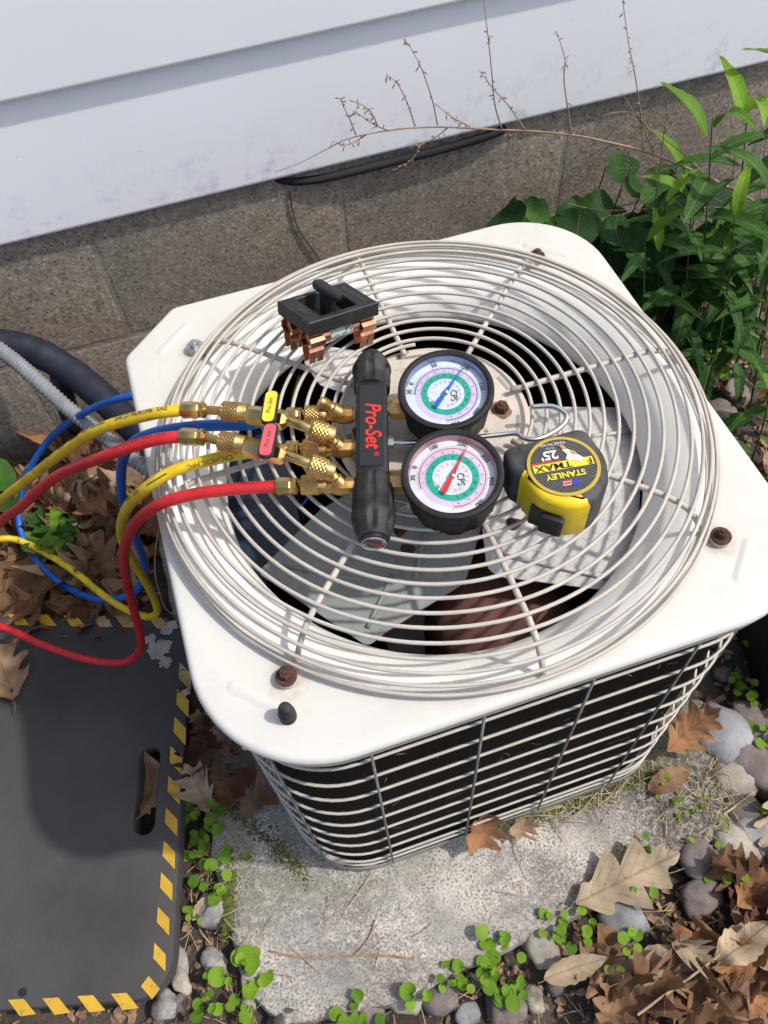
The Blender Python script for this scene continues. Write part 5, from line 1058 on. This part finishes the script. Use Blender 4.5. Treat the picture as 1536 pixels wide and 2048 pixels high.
CL = [(405, 1640, 9, .030, 1.1, 'bright round-leaved seedling clump on the upper left edge of the pad'), (400, 1590, 5, .018, .85, 'darker seedling just below the shaded leaves beside the board'), (385, 1690, 6, .022, .95, 'seedling clump hugging the board edge halfway down'), (430, 1760, 7, .026, 1.05, 'seedling clump above the pale grey stone at the pad edge'), (475, 1715, 4, .012, .7, 'tiny seedling rooted on the pad surface at left'), (370, 1855, 6, .020, .75, 'small leafy seedling against the board edge beside the yellowish leaf'),
      (490, 1955, 8, .024, 1.35, 'large bright seedling near the bottom at the left corner of the pad'), (420, 2020, 6, .024, .9, 'seedling clump at the bottom edge left of the bright one'), (440, 1960, 4, .012, .6, 'tiny seedling beside the light speckled stone'), (480, 2042, 4, .014, 1.0, 'single seedling at the very bottom left of the dark clod'),
      (700, 2025, 5, .016, 1.0, 'seedling at the bottom edge between two stones'), (838, 2000, 3, .008, 1.2, 'heart-shaped seedling leaf on the tan stone'), (775, 2040, 3, .012, 1.0, 'seedling leaf at the very bottom centre'), (985, 1870, 5, .014, 1.05, 'upright bright seedling at the front edge of the pad'), (955, 1940, 6, .022, 1.0, 'seedling group left of the large bright clump in front of the pad'), (1015, 1945, 9, .030, 1.1, 'large bright seedling clump in front of the pad'),
      (895, 1950, 5, .014, .6, 'tiny four-leaved seedling at the pad edge'), (1100, 1850, 5, .014, .85, 'seedling beside the straw right of the pad front'), (1150, 1865, 6, .020, .9, 'seedling clump below the large tan leaf'), (1275, 1790, 4, .012, .8, 'seedling at the tip edge of the large tan leaf'), (1255, 1895, 4, .012, 1.0, 'dark green seedling below the grey green stone'), (1220, 1935, 2, .006, .9, 'single seedling leaf on the pale whitish stone'),
      (1440, 1735, 7, .025, .75, 'light green seedling under the tan egg-shaped stone'), (1480, 1395, 7, .022, .95, 'seedling clump on the grey brown stone by the black box'), (1520, 1480, 5, .016, 1.1, 'bright seedling at the right edge on the reddish brown stone'), (1505, 1290, 4, .012, .7, 'tiny seedling in the shade beside the black box'), (1535, 1610, 3, .01, .9, 'seedling leaf at the right edge beside the dark round stone'),
      (1440, 690, 10, .05, 1.2, 'patch of clover-like leaves under the tall weeds'), (1405, 740, 7, .035, 1.1, 'small clover-like patch beside the guard edge'), (240, 740, 6, .022, 1.1, 'seedling growing behind the corner of the condenser'), (1400, 1650, 9, .03, .5, 'thin weed sprouting from straw on the pad'), (1330, 1590, 6, .02, .45, 'tiny green sprig on the pinkish leaf'), (1270, 1690, 5, .014, .5, 'small green sprig at the base of the large tan leaf')]
for a in CL: clump(a[0], a[1], int(a[2] * 1.5) if a[2] > 3 else a[2], a[3], a[4] * .70, a[5])
# lobed green plant amid the litter and the leaf at the left edge
GL = [leaf_mesh('lobed_leaf', .06, .05, 2.5, .2, .2, 140 + i, pet=.3) for i in range(3)]
for me in GL: me.materials.append(M['green_mid'])
pg = P(120, 1100, 0); gr = empty('lobed_weed', (pg.x, pg.y, 0), 'small lobed green weed in the leaf litter inside the hose loop', 'weed')
for k in range(7):
    a = k * .9 + .3; inst(GL[k % 3], 'leaf', M['green_bright' if k % 2 else 'green_mid'], (pg.x + .024 * math.cos(a), pg.y + .024 * math.sin(a), .045 + .006 * (k % 3)), (.2 * math.sin(k), -.25, a), .85, parent=gr)
mb = MB(); mb.tube([V((pg.x, pg.y, -.03)), V((pg.x, pg.y, .045))], .0012, 6); mb.build('stem', M['stem'], gr)
pg = P(-15, 985, .10); gr = empty('leaf_sprig', (pg.x, pg.y, ground_z(pg.x, pg.y)), 'single glossy green leaf at the left edge beside the hoses', 'weed')
inst(BLM[0], 'leaf', M['green_mid'], (pg.x, pg.y, .10), (.2, -.2, 1.2), .95, parent=gr); inst(BLM[2], 'leaf', M['green_mid'], (pg.x, pg.y - .01, .09), (.1, -.1, -.2), .8, parent=gr)
mb = MB(); mb.tube([V((pg.x, pg.y, -.03)), V((pg.x, pg.y, .10))], .0015, 6); mb.build('stem', M['stem'], gr)

# -------- tall lance-leaved weeds
LN = []
for i in range(6):
    r = random.Random(400 + i); me = leaf_mesh('lance_leaf', .12, .026 + .005 * r.random(), 0, r.uniform(.1, .5), r.uniform(-.9, -.35), 160 + i, pet=0, nst=16); 
    for v in me.vertices: v.co.x += .12 * .45
    me.materials.append(M['green_mid']); LN.append(me)
def weed(base, topp, nleaf, label, seed, ls=1.0, start=.15, mat='green_mid', bend=0., pitch=(-.45, .55)):
    r = random.Random(seed); root = empty('tall_weed', base, label, 'weed'); mid = V(base).lerp(V(topp), .55) + V((bend, 0, 0)); pts = smooth_path([V(base) - V((0, 0, .03)), mid, V(topp)], 14)
    mb = MB(); mb.tube(pts, lambda t: .0022 * (1 - .65 * t), 8); mb.build('stem', M['stem'], root, angle=180)
    a = r.uniform(0, 6.28)
    for k in range(nleaf):
        t = start + (1 - start) * (k + 1) / nleaf; p = pts[min(len(pts) - 1, int(t * (len(pts) - 1)))]; a += 2.4 + r.uniform(-.3, .3); el = r.uniform(*pitch) if t < .92 else r.uniform(.35, .8)
        inst(LN[k % 6], 'leaf', M['green_bright' if t > .93 else mat], p, (r.uniform(-.25, .25), -el, a), ls * (r.uniform(.75, 1.15) if t < .9 else .8), parent=root)
def wp(u, v, y): return PY(u, v, y)
W = [((1415, 640), (1425, 235), .36, 11, 'tall weed with lance-shaped leaves in front of the siding', 1.0), ((1480, 600), (1497, 205), .37, 11, 'tallest lance-leaved weed near the right edge reaching over the siding', 1.0), ((1370, 690), (1385, 390), .33, 12, 'mid-height lance-leaved weed behind the right rear corner of the condenser', .8),
     ((1300, 660), (1290, 470), .34, 9, 'low lance-leaved weed right behind the condenser corner', .75), ((1450, 720), (1470, 430), .28, 11, 'leafy weed in front of the tall pair at right', .85), ((1540, 760), (1560, 330), .25, 12, 'leafy weed cut by the right edge with broad drooping leaves', 1.1), ((1530, 880), (1535, 740), .16, 7, 'short bright weed at the right edge below the drooping leaves', .75), ((1350, 560), (1330, 400), .42, 8, 'lance-leaved weed half hidden by the dry twigs', .7), ((1590, 520), (1600, 110), .40, 11, 'weed mostly outside the right edge with one leaf in view', 1.0)]
W += [((1330, 620), (1320, 500), .36, 10, 'dark drooping weed close behind the guard on the right', .75), ((1400, 640), (1405, 470), .37, 12, 'dense dark weed between the tall pair and the condenser', .85), ((1470, 640), (1450, 500), .33, 12, 'dark weed with hanging leaves below the dry twigs at right', .9), ((1520, 640), (1525, 440), .34, 12, 'dark weed at the right edge behind the drooping one', .9), ((1280, 560), (1275, 440), .46, 9, 'dark weed in front of the broad-leaved plants by the wall', .75), ((1350, 520), (1370, 330), .47, 10, 'weed beside the wall left of the tall pair', .8), ((1570, 620), (1590, 300), .33, 10, 'weed cut off by the right edge behind the dry stalk', 1.0)]
for i, (b, t, y, n, lb, ls) in enumerate(W):
    pb = PY(b[0], b[1], y); pt_ = PY(t[0], t[1], y); base = V((pb.x + .015, y + .01, ground_z(pb.x, y)))
    weed(base, pt_, n, lb, 50 + i, ls, start=.1 if i not in (0, 1, 8) else .3, bend=.01, mat='green_mid' if i in (0, 1, 6, 8) else 'green_shaded', pitch=(-.45, .55) if i < 9 else (-.9, .3))
# broad-leaved plant by the wall
pb = PY(1230, 430, .50)
for i, (u, v, y, n, sp, lb) in enumerate([(1190, 430, .50, 16, .075, 'dense dark broad-leaved plant against the foundation'), (1110, 460, .50, 10, .05, 'left lobe of the broad-leaved plants peeping over the condenser corner'), (1290, 400, .50, 14, .07, 'broad-leaved plant behind the dry twigs at right'), (1260, 480, .44, 14, .07, 'lower broad-leaved plant behind the condenser corner'), (1060, 460, .52, 5, .03, 'small broad-leaved plant at the rear edge of the white top'), (1400, 420, .48, 14, .08, 'dark broad-leaved plant beneath the tall weeds'), (1500, 470, .46, 14, .09, 'dark broad-leaved plant at the right edge under the weeds'), (1150, 400, .56, 12, .06, 'upper broad-leaved plant climbing the foundation'), (1340, 500, .42, 16, .09, 'dark broad leaves in the shade behind the guard'), (1440, 540, .40, 16, .09, 'dark broad leaves low down between the weeds at right')]):
    c = PY(u, v, y); r = random.Random(70 + i); root = empty('broadleaf_plant', (c.x, c.y, ground_z(c.x, c.y)), lb, 'plant'); st = MB()
    for k in range(n):
        a = r.uniform(0, 6.28); d = sp * math.sqrt(r.random()); p = V((c.x + d * math.cos(a) * 1.2, min(.60, c.y + d * math.sin(a) * .7), c.z + r.uniform(-.09, .055) - d * .3)); yaw = math.atan2(-.8 + r.uniform(-.6, .6), math.cos(a) + r.uniform(-.4, .4))
        inst(BLM[k % 5], 'leaf', M['green_dark' if k % 4 else 'green_mid'], p, (r.uniform(-.4, .4), r.uniform(.05, .6), yaw), r.uniform(.65, 1.1), parent=root)
        st.tube(smooth_path([V((c.x + r.uniform(-.015, .015), c.y + r.uniform(-.015, .015), -.04)), V(((c.x + p.x) / 2, (c.y + p.y) / 2, p.z * .55)), p], 4), .0012, 5)
    st.build('stem', M['stem_dark'], root, angle=180)
# -------- dry arching stalk with twigs
dry = empty('dry_stalk', PY(1536, 420, .40), 'dry brown arching weed stalk with fine twigs crossing in front of the siding', 'dry stalk')
def yl(u): return .52 - .10 * max(0, (u - 900) / 650)
def dline(pts, r0, r1, nm='twig', par=None):
    w = smooth_path([PY(u, v, yl(u)) for u, v in pts], 6); mb = MB(); mb.tube(w, lambda t: r0 + (r1 - r0) * t, 6); return mb.build(nm, M['dry'], par or dry, angle=180), w
main, mw = dline([(1750, 800), (1745, 690), (1705, 550), (1630, 470), (1536, 418), (1440, 366), (1360, 330), (1290, 303), (1210, 283), (1150, 271), (1060, 262), (1000, 260), (930, 256), (870, 254), (800, 258), (735, 268), (690, 280), (650, 300), (600, 326), (550, 344)], .0026, .0006, 'main_stem')
TW = [[(1004, 259), (990, 210), (984, 150), (978, 90), (972, 40), (966, -10)], [(830, 252), (818, 215), (800, 175), (788, 160), (772, 148)], [(875, 250), (866, 205), (850, 155), (835, 120), (808, 75)], [(1143, 268), (1135, 215), (1128, 160), (1130, 120), (1122, 90), (1113, 62)], [(1287, 300), (1280, 220), (1270, 150), (1258, 90), (1245, 0)], [(780, 262), (750, 250), (720, 230), (705, 222)], [(755, 252), (745, 228), (725, 210), (698, 200)], [(712, 270), (700, 240), (688, 215), (682, 198)], [(940, 253), (905, 235), (870, 207)], [(895, 256), (870, 275), (840, 290), (822, 290)], [(840, 292), (825, 318), (800, 334), (785, 342)], [(1050, 260), (1020, 215), (985, 175), (958, 140)], [(1310, 312), (1290, 262), (1262, 215), (1242, 184)], [(1300, 262), (1270, 228), (1230, 225), (1205, 232)],
      [(1420, 360), (1370, 310), (1330, 280), (1310, 262)], [(1225, 285), (1195, 315), (1165, 365), (1135, 395), (1100, 418)], [(1370, 335), (1310, 380), (1250, 435), (1170, 488)], [(1480, 415), (1400, 415), (1300, 418), (1200, 420), (1135, 406)], [(1540, 560), (1480, 500), (1400, 440), (1330, 395)], [(1390, 310), (1360, 330), (1310, 345), (1272, 346)], [(1200, 505), (1260, 490), (1330, 480), (1420, 478)], [(1536, 540), (1490, 575), (1445, 605)], [(1500, 420), (1480, 455), (1420, 485), (1365, 508)], [(1310, 410), (1320, 330), (1330, 250), (1335, 200)], [(1465, 360), (1470, 300), (1460, 220)], [(1520, 400), (1525, 330), (1536, 260)], [(735, 268), (710, 283), (690, 290), (664, 282)], [(1010, 262), (1018, 285), (1008, 310)], [(1240, 395), (1250, 345), (1258, 300)]]
rt = random.Random(9)
for pts in TW:
    o, w = dline(pts, .0011, .0004)
    if pts[-1][1] < 345 and pts[0][0] < 1300:      # shrivelled seed heads along the twig
        mb = MB()
        for k in range(12):
            p = w[rt.randrange(len(w) // 5, len(w))]; d = V((rt.uniform(-1, 1), rt.uniform(-.5, .3), rt.uniform(-1, 1))).normalized(); l = rt.uniform(.003, .009)
            mb.tube([p, p + d * l * .6, p + d * l + V((0, 0, -.0015))], [.0003, rt.uniform(.0006, .0014), .0003], 5)
        mb.build('seed_head', M['dry'], o, angle=180, kind='stuff')
# thin dry root on the wall and twigs on the pad
mb = MB(); mb.tube(smooth_path([PY(580, 380, WY - .004), PY(585, 420, WY - .003), PY(598, 460, WY - .003), PY(635, 512, WY - .004), PY(650, 540, WY - .004)], 6), .0014, 6); mb.build('dry_root', M['stem_dark'], label='thin dark dry root running down the foundation behind the guard', cat='root')
mb = MB(); mb.tube(smooth_path([P(u, v, .002) for u, v in [(540, 1902), (600, 1915), (680, 1915), (740, 1910), (830, 1918)]], 6), .0016, 6); mb.tube(smooth_path([P(u, v, .002) for u, v in [(705, 1913), (735, 1880), (750, 1840)]], 5), .0009, 5); mb.build('twig', M['dry'], label='thin twig lying across the front of the concrete pad', cat='twig')
mb = MB(); mb.tube(smooth_path([P(u, v, .03) for u, v in [(1275, 2030), (1330, 1990), (1400, 1940), (1450, 1900)]], 5), .0016, 6); mb.build('twig', M['straw'], label='straight pale twig across the leaves at lower right', cat='twig')
mb = MB(); mb.tube(smooth_path([P(u, v, .02) for u, v in [(318, 1055), (310, 1110), (312, 1160), (330, 1215), (350, 1230)]], 5), .0010, 6); mb.build('twig', M['dry'], label='curved dry stalk between the hoses and the condenser', cat='twig')
